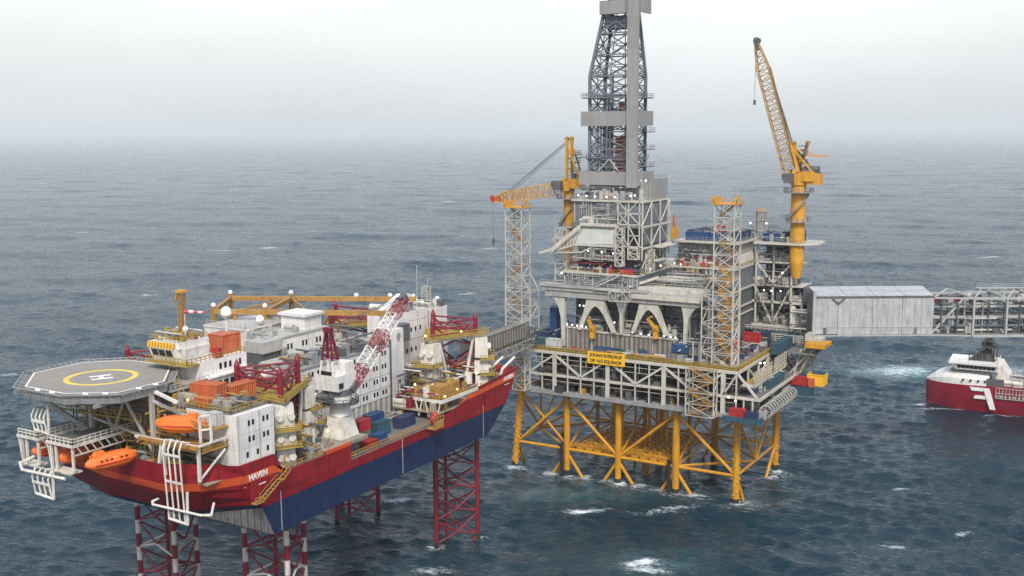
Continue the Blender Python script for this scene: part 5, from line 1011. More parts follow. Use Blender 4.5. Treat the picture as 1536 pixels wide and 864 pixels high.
# jack houses: triangular frames round the legs, white machinery on the corners, yellow walkways
def jackhouse(key, z0, z1, near):
    V = LV[key]; c = Vector((sum(v[0] for v in V)/3, sum(v[1] for v in V)/3, 0)); W = [c+(Vector((v[0], v[1], 0))-c)*1.28 for v in V]
    jh = bpy.data.objects.new('jack_house', None); COL.objects.link(jh); jh.parent = hv; ORG[jh.name] = Vector((c.x, c.y, z0)); jh.location = ORG[jh.name]-ORG['accommodation_rig']
    def Z(p, z): return (p.x, p.y, z)
    part('top_deck', jh, M['railyel'], lambda mb: (mb.hexa([Z(c+(p-c)*1.22, z1-.25) for p in W], [Z(c+(p-c)*1.22, z1) for p in W]), mb.rail([Z(c+(p-c)*1.2, z1) for p in W]+[Z(c+(W[0]-c)*1.2, z1)], 1.2, 1.4, .15)))
    part('frame', jh, M['white2'], lambda mb: ([mb.bar(Z(W[i]+(W[j]-W[i])*.18, z1-.5), Z(W[i]+(W[j]-W[i])*.38, z0+1), .55) for i, j in ((0, 1), (1, 2), (2, 0))], [mb.bar(Z(W[j]+(W[i]-W[j])*.18, z1-.5), Z(W[j]+(W[i]-W[j])*.38, z0+1), .55) for i, j in ((0, 1), (1, 2), (2, 0))], [mb.bar(Z(W[i], z1-.6), Z(W[(i+1) % 3], z1-.6), .5, .8) for i in range(3)], [mb.bar(Z(W[i]+(W[(i+1) % 3]-W[i])*.3, z0+5), Z(W[i]+(W[(i+1) % 3]-W[i])*.7, z0+5), .3) for i in range(3)]))
    for i, p in enumerate(W):
        d = (p-c).normalized(); s = Vector((-d.y, d.x, 0)); h = z1-z0
        def corner(mb):
            for k, (za, zb, q) in enumerate(((0, .30, 1.0), (.34, .55, 1.12), (.6, .93, 1.0))):
                a = p-d*.8; mb.hexa([Z(a+d*u*q+s*v*q, z0+h*za) for u, v in ((-1.6, -2.4), (1.9, -2.0), (1.9, 2.0), (-1.6, 2.4))], [Z(a+d*u*q*.94+s*v*q*.94, z0+h*zb) for u, v in ((-1.6, -2.4), (1.9, -2.0), (1.9, 2.0), (-1.6, 2.4))])
                for v in (-1.2, 1.2): mb.tube(Z(a+d*1.5+s*v, z0+h*(za+zb)/2), Z(a+d*2.7+s*v, z0+h*(za+zb)/2), .75, n=10)
        part('jacking_unit', jh, M['white2'], corner)
        part('walkway', jh, M['railyel'], lambda mb: [(mb.hexa([Z(p+d*u+s*v, z0+h*zz) for u, v in ((-1, -3.6), (3.0, -3.2), (3.0, 3.2), (-1, 3.6))], [Z(p+d*u+s*v, z0+h*zz+.22) for u, v in ((-1, -3.6), (3.0, -3.2), (3.0, 3.2), (-1, 3.6))]), mb.rail([Z(p+d*u+s*v, z0+h*zz+.2) for u, v in ((-1, -3.6), (3.0, -3.2), (3.0, 3.2), (-1, 3.6))], 1.15, 1.3, .15)) for zz in (.31, .565)])
for k, z0, z1, n_ in (('fr', 41.8, 55.6, 1), ('fl', 41.8, 56.0, 0), ('rr', 40.7, 56.8, 1), ('rl', 40.7, 56.6, 0)): jackhouse(k, z0, z1, n_)
# ---- windows helper: one window object each
wpro = {}
def window(parent, x, y, z, w_=.62, h=1.15, face='x'):
    k = (round(w_, 2), round(h, 2), face)
    if k not in wpro:
        mb = MB()
        if face == 'x': mb.box(-.12, .05, -w_/2, w_/2, -h/2, h/2)
        else: mb.box(-w_/2, w_/2, -.05, .12, -h/2, h/2)
        me_o = mb.build('window', M['glass'], parent, local=True); wpro[k] = me_o.data; o = me_o
    else:
        o = bpy.data.objects.new('window', wpro[k]); COL.objects.link(o); o.parent = parent
    o.location = Vector((x, y, z))-ORG[parent.name]
# ---- cabin blocks
b1 = hp('cabin_block', M['white'], lambda mb: mb.box(-82, -63, -118, -84.4, 43.6, 56.7))
hp('panel_seam', M['grey'], lambda mb: ([mb.box(-63, -62.94, -118, -84.4, z-.05, z+.05) for z in (46.2, 49.4)], [mb.box(-63, -62.95, y-.05, y+.05, 49.5, 56.6) for y in (-92.2, -100, -108)]), b1)
hp('trim', M['grey'], lambda mb: mb.box(-83, -62.7, -118.4, -84.4, 56.72, 57.0), b1)
for z in (55.0, 51.7, 48.3, 45.0+.1):
    for y in (-87.4, -86.2, -90.9, -89.7, -95.2, -94.0, -99.6, -98.4, -104.2, -103, -114.8, -113.6): window(b1, -63, y, z)
lw = hp('lower_wall', M['lgrey'], lambda mb: mb.box(-80, -63.3, -117, -84.4, 38.45, 43.55))
hp('pilaster', M['white2'], lambda mb: [mb.box(-63.25, -62.9, y, y+.5, 38.5, 43.4) for y in np.arange(-116, -85, 2.2)], lw)
b2 = hp('stair_block', M['white'], lambda mb: mb.box(-69, -62.8, -83.9, -78.6, 38.5, 60.2))
hp('drain_pipe_and_gap_shade', M['dgrey'], lambda mb: mb.box(-63.2, -62.7, -84.35, -83.95, 38.5, 58)); window(b2, -62.8, -80.5, 46.5)  # dark strip standing in for the shaded gap between the two blocks
b3 = hp('cabin_block', M['white'], lambda mb: mb.box(-74.5, -67, -78.5, -61.5, 40.65, 62.7))
for z in (57.8, 52.4, 47.0):
    for y in (-71.5, -69.4, -67.4, -65.2): window(b3, -67, y, z, .7, 1.2)
hp('panel_seam', M['grey'], lambda mb: (mb.box(-67, -66.94, -66.4, -66.3, 41, 62.6), [mb.box(-67, -66.95, -78.4, -61.6, z-.04, z+.04) for z in (49.8, 55.2, 60.2)]), b3)
b4 = hp('stair_block', M['white'], lambda mb: mb.box(-74.5, -67.2, -61.2, -52, 40.65, 61.8)); hp('panel_seam', M['grey'], lambda mb: (mb.box(-67.2, -67.1, -61.2, -61, 41, 61.7)), b4)
hp('roof_plant', [M['grey'], M['white2'], M['dgrey'], M['pipe']], lambda mb: (clutter(mb, -74, -68, -78, -62, 62.75, 65, 40, 91, 4, .6, 1.6, .4), clutter(mb, -74, -68, -60, -53, 61.85, 64.5, 30, 92, 4, .5, 1.4, .5), clutter(mb, -67.5, -63.4, -83, -79, 57, 60, 5, 93, 4, .5, 1, .5), mb.box(-67.5, -64, -78.3, -74, 56, 60.5, 2)))
hp('handrail', M['pipe'], lambda mb: (mb.rail([(-74, -62, 62.7), (-67.3, -62, 62.7), (-67.3, -78, 62.7)], 1.1, 1.6, .1), mb.rail([(-74, -52.4, 61.8), (-67.5, -52.4, 61.8), (-67.5, -60.8, 61.8)], 1.1, 1.6, .1)))
b5 = hp('deckhouse', M['white2'], lambda mb: (mb.box(-96.5, -83, -114.2, -98, 56.2, 63.4)))
hp('corner_post', M['white'], lambda mb: (mb.box(-83.2, -82.4, -114.4, -113.2, 56.2, 63.6), mb.box(-96.7, -82.7, -114.4, -97.8, 63.42, 63.8)), b5)
hp('handrail', M['pipe'], lambda mb: mb.rail([(-96, -114, 63.8), (-83, -114, 63.8), (-83, -98.2, 63.8), (-96, -98.2, 63.8)], 1.2, 1.5, .11), b5)
b6 = hp('deckhouse', M['white'], lambda mb: (mb.box(-80, -72, -113.4, -97.2, 57.1, 62.6)))
hp('trim', M['pipe'], lambda mb: mb.box(-80.3, -71.7, -113.6, -97, 62.62, 62.9), b6)
for y in (-111.6, -110.4, -106.4, -105.2, -101.4, -100.2): window(b6, -72, y, 60.2, .6, 1.3)
hp('cap_house', M['white'], lambda mb: (mb.box(-80, -72.5, -105, -99, 62.95, 66.2), mb.box(-80.6, -71.9, -105.6, -98.4, 66.22, 66.8)), b6)
hp('duct', M['pipe'], lambda mb: (mb.box(-76.5, -71, -121, -114.2, 60.2, 62.8), mb.path([(-71.4, -121.5, 57.8), (-71.0, -98, 57.8)], .75, 8), mb.path([(-72.2, -113.8, 58.6), (-71, -113.8, 60.8), (-74, -113.6, 62.4)], .7, 8), mb.path([(-70.2, -121, 57.7), (-69.5, -97, 57.7)], .45, 8)))
hp('louvre', M['dgrey'], lambda mb: (mb.box(-76.3, -71.6, -120.8, -114.4, 57.1, 60.15), [mb.box(-71.55, -71.4, -120.6+k*1.1, -120.1+k*1.1, 57.3, 60.0) for k in range(6)]))
hp('roof_plant', [M['grey'], M['pipe'], M['dgrey'], M['ochre']], lambda mb: (clutter(mb, -70.5, -63.5, -117, -86, 57.05, 60, 90, 94, 4, .6, 2.2, .45), clutter(mb, -82, -72, -96, -86, 57.05, 61, 40, 95, 4, .6, 2.2, .35), clutter(mb, -81, -73, -121, -98, 62.95, 64.2, 24, 96, 2, .4, 1.2, .4)))
# upper roof deck between the near jack house and the wheelhouse
hp('roof_deck', M['deck'], lambda mb: (mb.box(-86, -66.2, -146.5, -119, 55.3, 55.8), mb.box(-82, -63.1, -84, -78.6, 56.2, 56.6), mb.box(-66.0, -49.8, -152.4, -142.2, 56.22, 56.45)))
hp('lower_house', M['dgrey'], lambda mb: (mb.box(-86, -68, -146, -120, 41.8, 55.2)))
hp('lower_house', M['white2'], lambda mb: (mb.box(-66.8, -64.5, -150, -141, 49, 55.2), mb.box(-90, -70, -147.5, -146.2, 44.3, 55.2)))
bA = hp('cabin_block', M['white'], lambda mb: mb.box(-62, -48.4, -152.4, -142.2, 46.0, 56.2))
for z, ys in ((54.1, (-149.1, -148.0, -145.1, -144.0)), (50.9, (-149.1, -148.0, -145.1, -144.0)), (47.9, (-149.8, -147.0, -144.2))):
    for y in ys: window(bA, -48.4, y, z, .58, 1.1)
hp('handrail', M['railyel'], lambda mb: (mb.rail([(-62, -152.2, 56.45), (-49.9, -152.2, 56.45), (-49.9, -142.4, 56.45)], 1.2, 1.2, .14), mb.rail([(-68, -146.4, 55.8), (-66.3, -146.4, 55.8), (-66.3, -120, 55.8)], 1.2, 1.4, .14)))
bB = hp('deckhouse', M['white'], lambda mb: (mb.box(-77.6, -68, -142.6, -129.2, 55.85, 62.6), mb.box(-68, -66.6, -141.6, -129.6, 55.85, 59.2), mb.box(-68.1, -66.2, -142, -129.2, 59.22, 59.5)))
for y in (-136.9, -135.5, -134.1, -131.2): window(bB, -68, y, 61.0, .7, 1.3)
for y in (-140.4, -138.6, -136.8, -135.0, -133.2, -131.2): window(bB, -66.6, y, 57.8, 1.25, 1.2)
wh2 = hp('wheelhouse', M['white'], lambda mb: (mb.hexa([(-79.6, -144.6, 62.65), (-72.6, -144.6, 62.65), (-71.4, -143.4, 62.65), (-71.4, -137, 62.65), (-79.6, -137, 62.65)], [(-79.9, -145.6, 65.6), (-72.4, -145.6, 65.6), (-70.6, -144, 65.6), (-70.6, -137, 65.6), (-79.6, -137, 65.6)]), mb.box(-79.8, -71, -145.2, -137, 65.65, 66.9)), bB)
hp('hazard_rail', M['sign'], lambda mb: [mb.hexa([(x, -145.9, 65.65), (x+.45, -145.9, 65.65), (x+.45, -145.6, 65.65), (x, -145.6, 65.65)], [(x+.35, -145.9, 67), (x+.8, -145.9, 67), (x+.8, -145.6, 67), (x+.35, -145.6, 67)]) for x in np.arange(-79.9, -72, .9)], bB)
for y in (-142.8, -140.7, -138.6): hp('window', M['glass'], lambda mb: mb.hexa([(-71.3, y-.85, 63.9), (-71.3, y+.85, 63.9), (-71.6, y+.85, 63.9), (-71.6, y-.85, 63.9)], [(-70.75, y-.85, 65.3), (-70.75, y+.85, 65.3), (-71.1, y+.85, 65.3), (-71.1, y-.85, 65.3)]), bB)
for x in (-74.0, -76.1, -78.2): hp('window', M['glass'], lambda mb: mb.hexa([(x-.9, -145.1, 63.9), (x+.9, -145.1, 63.9), (x+.9, -144.8, 63.9), (x-.9, -144.8, 63.9)], [(x-.9, -145.55, 65.3), (x+.9, -145.55, 65.3), (x+.9, -145.2, 65.3), (x-.9, -145.2, 65.3)]), bB)
hp('handrail', M['railyel'], lambda mb: (mb.rail([(-80.5, -145.9, 62.65), (-68.2, -145.9, 62.65), (-68.2, -129.5, 62.65)], 1.2, 1.2, .15), mb.box(-80.6, -68, -146, -142.7, 62.3, 62.6), mb.rail([(-79.8, -145, 67.1), (-71.3, -145, 67.1), (-71.3, -137.2, 67.1)], 1.0, 1.2, .12)), bB)
hp('roof_plant', [M['ochre'], M['grey'], M['white2'], M['railyel']], lambda mb: (clutter(mb, -79.4, -71.6, -144, -138, 66.95, 69, 40, 97, 4, .4, 1.2, .5)), bB)
hp('roof_plant', [M['grey'], M['ochre'], M['deckt'], M['dgrey']], lambda mb: (clutter(mb, -66, -50.5, -151.5, -143, 56.5, 58.6, 50, 98, 4, .6, 2.0, .3), clutter(mb, -85, -69, -128.8, -120, 55.85, 58.5, 40, 99, 4, .6, 2.2, .3)))
# main deck machinery
hp('deck_machinery', [M['deckt'], M['grey'], M['dgrey'], M['ochre']], lambda mb: (clutter(mb, -62, -49, -140, -122, 41.8, 45, 70, 101, 4, .5, 1.8, .4), clutter(mb, -62.5, -57.5, -117, -85, 38.45, 40.5, 50, 102, 4, .5, 1.4, .5)))
hp('deck_machinery', [M['deckt'], M['ochre'], M['white2'], M['legred']], lambda mb: (clutter(mb, -66, -50, -84, -74, 40.65, 46, 70, 103, 4, .6, 2.0, .45), clutter(mb, -66, -50, -55, -49.5, 40.65, 45.2, 60, 104, 4, .6, 1.8, .4), clutter(mb, -52, -49, -68, -50, 40.65, 44.4, 40, 105, 3, .5, 1.6, .5)))
hp('deck_machinery', [M['dgrey'], M['grey'], M['ochre'], M['vdark']], lambda mb: (clutter(mb, -92, -52, -158, -151.5, 44.25, 50, 110, 106, 4, .6, 2.2, .4)))
hp('mooring_pipe', M['white2'], lambda mb: [mb.path([(x, -54+k*1.2, 41), (x+.4, -52.6+k*1.2, 45.4), (x+2.2, -49+k*1.2, 48.2)], .38, 7) for k, x in enumerate((-53, -50))])
hp('roof_plant', [M['grey'], M['white2'], M['dgrey'], M['railyel']], lambda mb: (clutter(mb, -97, -87, -120, -85, 50, 57, 70, 120, 4, .8, 2.6, .4), clutter(mb, -72, -63.5, -128, -119, 55.85, 58, 40, 121, 4, .5, 1.6, .45)))
hp('lower_house', M['grey'], lambda mb: mb.box(-98, -82.5, -119, -70, 41.8, 50))
hp('handrail', M['ochre'], lambda mb: (mb.rail([(-48.4, -118.6, 38.5), (-48.4, -84.6, 38.5)], 1.25, 1.5, .16), mb.rail([(-48.3, -142.8, 41.8), (-48.3, -128, 41.8)], 1.2, 1.5, .15)))
hp('red_pallet_deck', M['ochre'], lambda mb: (mb.box(-56.5, -48.2, -83.2, -71, 43.4, 43.7), mb.rail([(-56, -83, 43.7), (-48.4, -83, 43.7), (-48.4, -71, 43.7)], 1.3, .8, .16), mb.box(-55, -49.6, -81.5, -73, 43.75, 46.6), [mb.box(-55.1, -55.0, -81+k*1.0, -80.6+k*1.0, 43.8, 46.5) for k in range(8)]))
hp('deck_edge', M['white2'], lambda mb: (mb.box(-56.6, -48.0, -83.4, -83.22, 43.0, 43.8), mb.box(-48.18, -47.9, -83.2, -66.5, 42.9, 43.8), [mb.bar((x, -83.3, 43), (x+1.0, -83.3, 39), .3) for x in (-56, -53, -50.5)], [mb.bar((x+2, -83.3, 43), (x+1.0, -83.3, 39), .3) for x in (-56, -53, -50.5)]))
hp('gangway_stairs', M['ochre'], lambda mb: (mb.stairs((-47.2, -147.8, 38.2), (-47.2, -142.5, 41.0), (1.1, 0, 0)), mb.stairs((-47.2, -141.8, 41.0), (-47.2, -139.6, 42.4), (1.1, 0, 0)), mb.box(-47.9, -46.5, -150, -147.8, 38.0, 38.25), mb.rail([(-46.6, -150, 38.25), (-46.6, -147.8, 38.25)], 1.1, 1.0, .16), mb.box(-47.9, -46.5, -142.5, -141.8, 40.8, 41.0)))
# near end platforms under and beside the helideck
hp('lifeboat_platform', M['ochre'], lambda mb: (mb.box(-66.5, -50.5, -159.5, -152.6, 50.2, 50.5), mb.rail([(-66, -159.4, 50.5), (-50.7, -159.4, 50.5), (-50.7, -152.8, 50.5)], 1.2, 1.2, .16), mb.box(-66.5, -50, -161.2, -160.8, 51.5, 52.2), mb.box(-57, -50.4, -157, -152.6, 54.0, 54.3), mb.rail([(-57, -156.8, 54.3), (-50.5, -156.8, 54.3)], 1.2, 1.2, .15)))
hp('platform_frame', M['white2'], lambda mb: (mb.bar((-66.8, -161, 52), (-50.4, -160.6, 52), .45), mb.bar((-50.4, -160.6, 52), (-50.4, -153, 52), .4), mb.bar((-50.8, -160, 52), (-50.8, -160, 45), .55), mb.bar((-50.8, -159.6, 45.5), (-50, -154, 50), .3), mb.box(-52.0, -51.6, -158.6, -158.2, 52, 57.2), mb.box(-50.4, -50, -157.4, -157, 52, 57.4), mb.bar((-51.8, -158.4, 57.2), (-50.2, -157.2, 57.4), .4), mb.bar((-51.8, -158.4, 54.5), (-50.2, -157.2, 54.7), .3), mb.bar((-64, -158, 60.4), (-59, -157, 58.6), .7, .5), mb.bar((-60, -160.5, 52), (-60, -161.5, 47), .5)))
# helideck
HD = [(-77.5, -141.5), (-67.2, -152.6), (-67.6, -163.6), (-76.2, -169.3), (-88.2, -169.3), (-97.6, -160.6), (-97.3, -148.5), (-89.9, -142.0)]
hc = Vector((-82.4, -155.6, 0))
def hd(f, z): return [(hc.x+(x-hc.x)*f, hc.y+(y-hc.y)*f, z) for x, y in HD]
hk = hp('helideck', M['heli'], lambda mb: mb.hexa(hd(1, 60.5)[::-1], hd(1, 61.0)[::-1]))
def ringmesh(mb, r0, r1, z, cx=-81.6, cy=-156.4, n=48):
    for i in range(n):
        a, b = 2*math.pi*i/n, 2*math.pi*(i+1)/n; P = [(cx+r*math.cos(t), cy+r*math.sin(t)) for r, t in ((r0, a), (r1, a), (r1, b), (r0, b))]; mb.prism_z(P, z, z+.012)
hp('landing_circle', M['mark_y'], lambda mb: ringmesh(mb, 6.1, 7.2, 61.004), hk)
def hmark(mb):
    c = Vector((-81.6, -156.4, 0)); u = Vector((.86, -.5, 0)); v = Vector((.5, .86, 0))
    def r(a0, a1, b0, b1): mb.prism_z([(c+u*a+v*b).xy[:] for a, b in ((a0, b0), (a1, b0), (a1, b1), (a0, b1))], 61.004, 61.016)
    r(-1.9, -.95, -2.1, 2.1); r(.95, 1.9, -2.1, 2.1); r(-.94, .94, -.45, .45)
hp('landing_letter', M['mark_w'], hmark, hk)
def hedge(mb):
    A, B = hd(.985, 61.004), hd(.965, 61.004)
    for i in range(8):
        j = (i+1) % 8; mb.hexa([A[i], A[j], B[j], B[i]], [(p[0], p[1], 61.016) for p in (A[i], A[j], B[j], B[i])])
hp('edge_line', M['mark_w'], hedge, hk)
def hnet(mb):
    A, B = hd(1.005, 60.7), hd(1.13, 61.15)
    for i in range(8):
        j = (i+1) % 8; a, b, c, d = map(Vector, (A[i], A[j], B[i], B[j])); mb.bar(c, d, .2); mb.bar((a+c)/2, (b+d)/2, .12); n = int((b-a).length/1.2)
        for k in range(n+1): mb.bar(a.lerp(b, k/n), c.lerp(d, k/n), .14)
hp('safety_net', M['grey'], hnet, hk)
def hgird(mb):
    mb.hexa(hd(1.02, 59.0)[::-1], hd(1.02, 60.0)[::-1]); A = hd(1.03, 60.45); 
    for i in range(8):
        j = (i+1) % 8; a, b = Vector(A[i]), Vector(A[j]); n = int((b-a).length/.9); mb.bar(a, b, .15)
        for k in range(n): mb.bar(a.lerp(b, k/n), a.lerp(b, k/n)-Vector((0, 0, .5)), .12)
    for k in range(5): mb.box(-95+k*6, -94.6+k*6, -167, -144, 58.2, 58.95)
hp('girder', M['grey'], hgird, hk)
hp('edge_lamp', M['lamp'], lambda mb: [mb.box(p[0]-.5, p[0]+.5, p[1]-.15, p[1]+.15, 61.0, 61.14) for p in [tuple(Vector(hd(1.03, 61)[i]).lerp(Vector(hd(1.03, 61)[i+1]), t)) for i in (1, 2, 3) for t in (.25, .6)]], hk)
def hsup(mb):
    mb.bar((-66.9, -156.5, 45), (-66.9, -156.5, 59), .8); mb.bar((-84.6, -157, 49), (-84.6, -157, 58.8), .9); mb.bar((-85, -157, 49.4), (-96, -164, 58.9), .8)
    mb.bar((-68, -156, 47.5), (-73, -158, 58), .5); mb.bar((-78, -157, 50), (-73, -158, 58), .4); mb.bar((-78, -157, 50), (-82, -157, 58), .4); mb.bar((-67, -156.5, 50), (-84.6, -157, 52.5), .5); mb.bar((-66.9, -156.5, 58), (-56, -153.5, 54), .5)
    mb.bar((-90, -166, 59), (-84.6, -161, 56), .5); mb.bar((-96.5, -163, 58.6), (-90, -167, 57), .5); mb.bar((-84.6, -157, 57.5), (-70, -162, 59), .45)
hp('support_strut', M['pipe'], hsup, hk)
hp('walkway', M['pipe'], lambda mb: (mb.box(-76, -66.5, -146, -141.5, 58.6, 58.9), mb.rail([(-66.6, -152, 58.9), (-66.6, -141.6, 58.9)], 1.2, 1.2, .15), mb.box(-67.5, -66.4, -152, -146.1, 58.6, 58.9)), hk)
hp('stair_flight', M['railyel'], lambda mb: (mb.stairs((-66, -146, 58.8), (-62, -141, 55.9), (0, 1.2, 0)), mb.stairs((-69.5, -148, 60.2), (-64.5, -150.5, 56.3), (0, 1.2, 0)), mb.stairs((-60, -156.5, 51), (-63.5, -152, 55.8), (1.0, 0, 0))))
# bumper frames of white pipe at the lifeboat stations
def bumper(mb, x, y, n, dx, zt, zb):
    for k in range(n):
        X = x+dx*k; mb.path([(X, y+2.6, zt-.2), (X, y+.8, zt+.3), (X, y, zt-1.2), (X+.5, y+.2, zb)], .17, 7)
    mb.bar((x, y, zt-2.2), (x+dx*(n-1), y, zt-2.2), .35); mb.bar((x+.2, y+.1, (zt+zb)/2), (x+dx*(n-1)+.2, y+.1, (zt+zb)/2), .35); mb.path([(x+.5, y+.2, zb), (x+dx*(n-1)+.5+.6, y+.2, zb-.3), (x+dx*(n-1)+1.4, y+.2, zb+6)], .28, 7)
hp('bumper_frame', M['white2'], lambda mb: (bumper(mb, -56.0, -163.9, 4, 1.45, 53.0, 38.2), mb.path([(-58.6, -163.2, 41.4), (-59.6, -163.9, 40.9), (-58.8, -164.5, 40.6), (-46.5, -164.2, 40.6), (-44.6, -163.4, 40.7), (-44.8, -162.4, 42.8)], .24, 7), mb.tube((-57.2, -162.4, 52), (-57.4, -162.2, 46), .35, n=7)))
hp('bumper_frame', M['white2'], lambda mb: (bumper(mb, -84.5, -171.5, 4, 1.6, 45.2, 40.6), mb.path([(-88.4, -168, 46.5), (-89.4, -170.5, 45.6), (-87, -171.8, 45), (-75, -171.2, 44.9)], .3, 7), bumper(mb, -89.0, -167.6, 4, 1.25, 55.8, 51.8)))
def lbframe(mb):
    for x0, x1 in ((-92.6, -86), (-83.6, -75.6)):
        mb.box(x0, x1, -168.7, -168.4, 50.1, 50.65); mb.box(x1-.3, x1, -168.4, -153, 50.1, 50.65); mb.rail([(x0+.2, -168.4, 50.6), (x1-.2, -168.4, 50.6), (x1-.2, -154, 50.6)], 1.2, 1.2, .17)
        for x in (x0+1, x0+2.4, x1-.6): mb.bar((x, -168.2, 50.2), (x, -168.2, 45), .42)
        mb.bar((x0+.3, -168.4, 50), (x0+1, -168.2, 45), .35); mb.box(x0, x1-1, -168.8, -166, 44.6, 44.9)
        for k in range(8): mb.bar((x1-.1, -167.6+k*1.7, 50.1), (x1-.1, -166.6+k*1.7, 48.6), .22)
        mb.bar((x1-.1, -168, 48.5), (x1-.1, -154, 48.5), .25)
hp('lifeboat_platform', M['white2'], lbframe)
hp('grating', M['deck'], lambda mb: [mb.box(x0, x1, -168.38, -153, 50.2, 50.5) for x0, x1 in ((-92.6, -86.35), (-83.6, -75.95))])
hp('handrail', M['railyel'], lambda mb: (mb.rail([(-92, -153.2, 50.6), (-76, -153.2, 50.6)], 1.2, 1.3, .16), mb.rail([(-94, -158, 53.6), (-70, -156.8, 53.6)], 1.2, 1.4, .16), mb.bar((-94, -158, 53.4), (-70, -156.8, 53.4), .3)))
hp('lower_house', M['deckt'], lambda mb: mb.box(-92, -70, -152.8, -151.6, 44.4, 57.5))
# ---- lifeboats
def lifeboat(label, cx, cy, cz, ang, L=10.5, first=[None]):
    if first[0] is None:
        o = thing('lifeboat', label, 'lifeboat', (0, 0, 0), 'orange enclosed lifeboats of the rig')
        def hull_(mb):
            n = 14; R = []
            for i in range(n+1):
                t = -1+2*i/n; f = max(.04, (1-abs(t)**2.6))**.5; x = t*L/2; w_ = 1.75*f; zb = -1.55*f**.7+.35*abs(t)**3; zt = .1+1.55*max(.12, (1-abs(t)**3.2))**.6
                R.append([(x, -w_*.45, zb), (x, -w_*.9, zb*.45), (x, -w_, 0), (x, -w_*.98, .12), (x, -w_*.82, zt*.62), (x, -w_*.42, zt*.96), (x, 0, zt), (x, w_*.42, zt*.96), (x, w_*.82, zt*.62), (x, w_*.98, .12), (x, w_, 0), (x, w_*.9, zb*.45), (x, w_*.45, zb)])
            for a, b in zip(R[:-1], R[1:]):
                for k in range(13): mb.quad([a[k], b[k], b[(k+1) % 13], a[(k+1) % 13]])
            mb.quad(R[0]); mb.quad(R[-1][::-1])
        part('hull', o, M['boat'], hull_, True, True)
        part('fender_strip', o, M['redeq'], lambda mb: [mb.bar((-3.9+k*.6, s*1.72*(1-abs((-3.6+k*.6)/5.25)**2.6)**.5, -.02), (-3.3+k*.6, s*1.72*(1-abs((-3.0+k*.6)/5.25)**2.6)**.5, -.02), .14, .2) for k in range(12) for s in (-1, 1)], local=True)
        part('canopy', o, M['boat'], lambda mb: (mb.hexa([(-3.6, -.75, 1.45), (-1.4, -.75, 1.55), (-1.4, .75, 1.55), (-3.6, .75, 1.45)], [(-3.3, -.6, 2.2), (-1.7, -.6, 2.3), (-1.7, .6, 2.3), (-3.3, .6, 2.2)]), mb.tube((3.2, 0, 1.2), (3.2, 0, 1.9), .2, n=6), mb.tube((-4.2, 0, .9), (-4.2, 0, 1.8), .2, n=6)), local=True)
        part('hatch', o, M['mark_y'], lambda mb: (mb.box(4.0, 4.7, -.62, .62, .35, .9), mb.box(-.4, .5, -1.5, -1.35, .45, 1.0)), local=True)
        for k in range(6): part('window', o, M['glass'], lambda mb: (mb.box(-3+k*1.0, -2.6+k*1.0, -1.66, -1.5, .5, .8)), local=True) if k != 3 else None
        first[0] = o
    else: o = copy_tree(first[0]); o['label'] = label
    o.location = (cx, cy, cz); o.rotation_euler = (0, 0, ang); return o
lifeboat('orange lifeboat on the raised platform right of the helideck column', -58.9, -156.6, 54.3, math.radians(202))
lifeboat('orange lifeboat hanging nearest, below the helideck at the bow edge', -66.9, -166.7, 48.7, math.radians(80))
lifeboat('orange lifeboat end half hidden between the two white frames at the left', -81.6, -162.5, 46.8, math.radians(84))
lifeboat('leftmost orange lifeboat, its end showing behind the outer frame', -89.6, -162.0, 46.8, math.radians(84))
# ---- pedestal crane of the rig
rc = thing('rig_crane', 'white pedestal crane with a red and white lattice boom before the cabin block', 'crane', (-53, -117, 41.8))
part('base', rc, M['deckt'], lambda mb: (mb.box(-60, -48.3, -127.5, -112.5, 41.8, 42.55)))
part('base', rc, M['white2'], lambda mb: mb.hexa([(-55.8, -119.4, 42.6), (-50.2, -119.4, 42.6), (-50.2, -113.2, 42.6), (-55.8, -113.2, 42.6)], [(-54.9, -118.2, 47.5), (-51.1, -118.2, 47.5), (-51.1, -114.2, 47.5), (-54.9, -114.2, 47.5)]))
part('pedestal', rc, M['white'], lambda mb: (mb.tube((-53, -116.2, 47.5), (-53, -116.2, 50.6), 2.35, 2.2, n=20), mb.tube((-53, -116.2, 50.65), (-53, -116.2, 52.2), 2.6, n=20)))
part('slew_platform', rc, M['dgrey'], lambda mb: (mb.tube((-53, -116.2, 50.2), (-53, -116.2, 50.45), 4.3, n=18), mb.rail([(-53+4.2*math.cos(a*.4), -116.2+4.2*math.sin(a*.4), 50.45) for a in range(17)], 1.1, 1.4, .15), mb.tube((-53, -116.2, 52.25), (-53, -116.2, 53.4), 2.9, n=16), clutter(mb, -57, -54.5, -121, -116, 51, 53.5, 12, 111, 1, .5, 1.2, .3)))
part('operator_cab', rc, M['white'], lambda mb: (mb.hexa([(-56.6, -119.6, 53.5), (-50.6, -119.6, 53.5), (-50.6, -113.6, 53.5), (-56.6, -113.6, 53.5)], [(-56.8, -120, 57), (-50.4, -120, 57), (-50.4, -113.4, 57), (-56.8, -113.4, 57)]), mb.box(-54, -50.5, -117, -114, 57.05, 59.6)))
part('window', rc, M['glass'], lambda mb: (mb.box(-50.42, -50.3, -119.4, -118, 54.2, 55.4), mb.box(-56, -52, -119.98, -119.85, 57.1, 58)))
def alegs(mb, z0, z1):
    for x in (-55.2, -51.4):
        for y0, y1, t in ((-117, -119, .5), (-120, -119.2, .36)):
            A, B = Vector((x, y0, 57)), Vector((-53.3+.55*(1 if x > -53 else -1), y1, 67.4)); mb.bar(A.lerp(B, (z0-57)/10.4), A.lerp(B, (z1-57)/10.4), t)
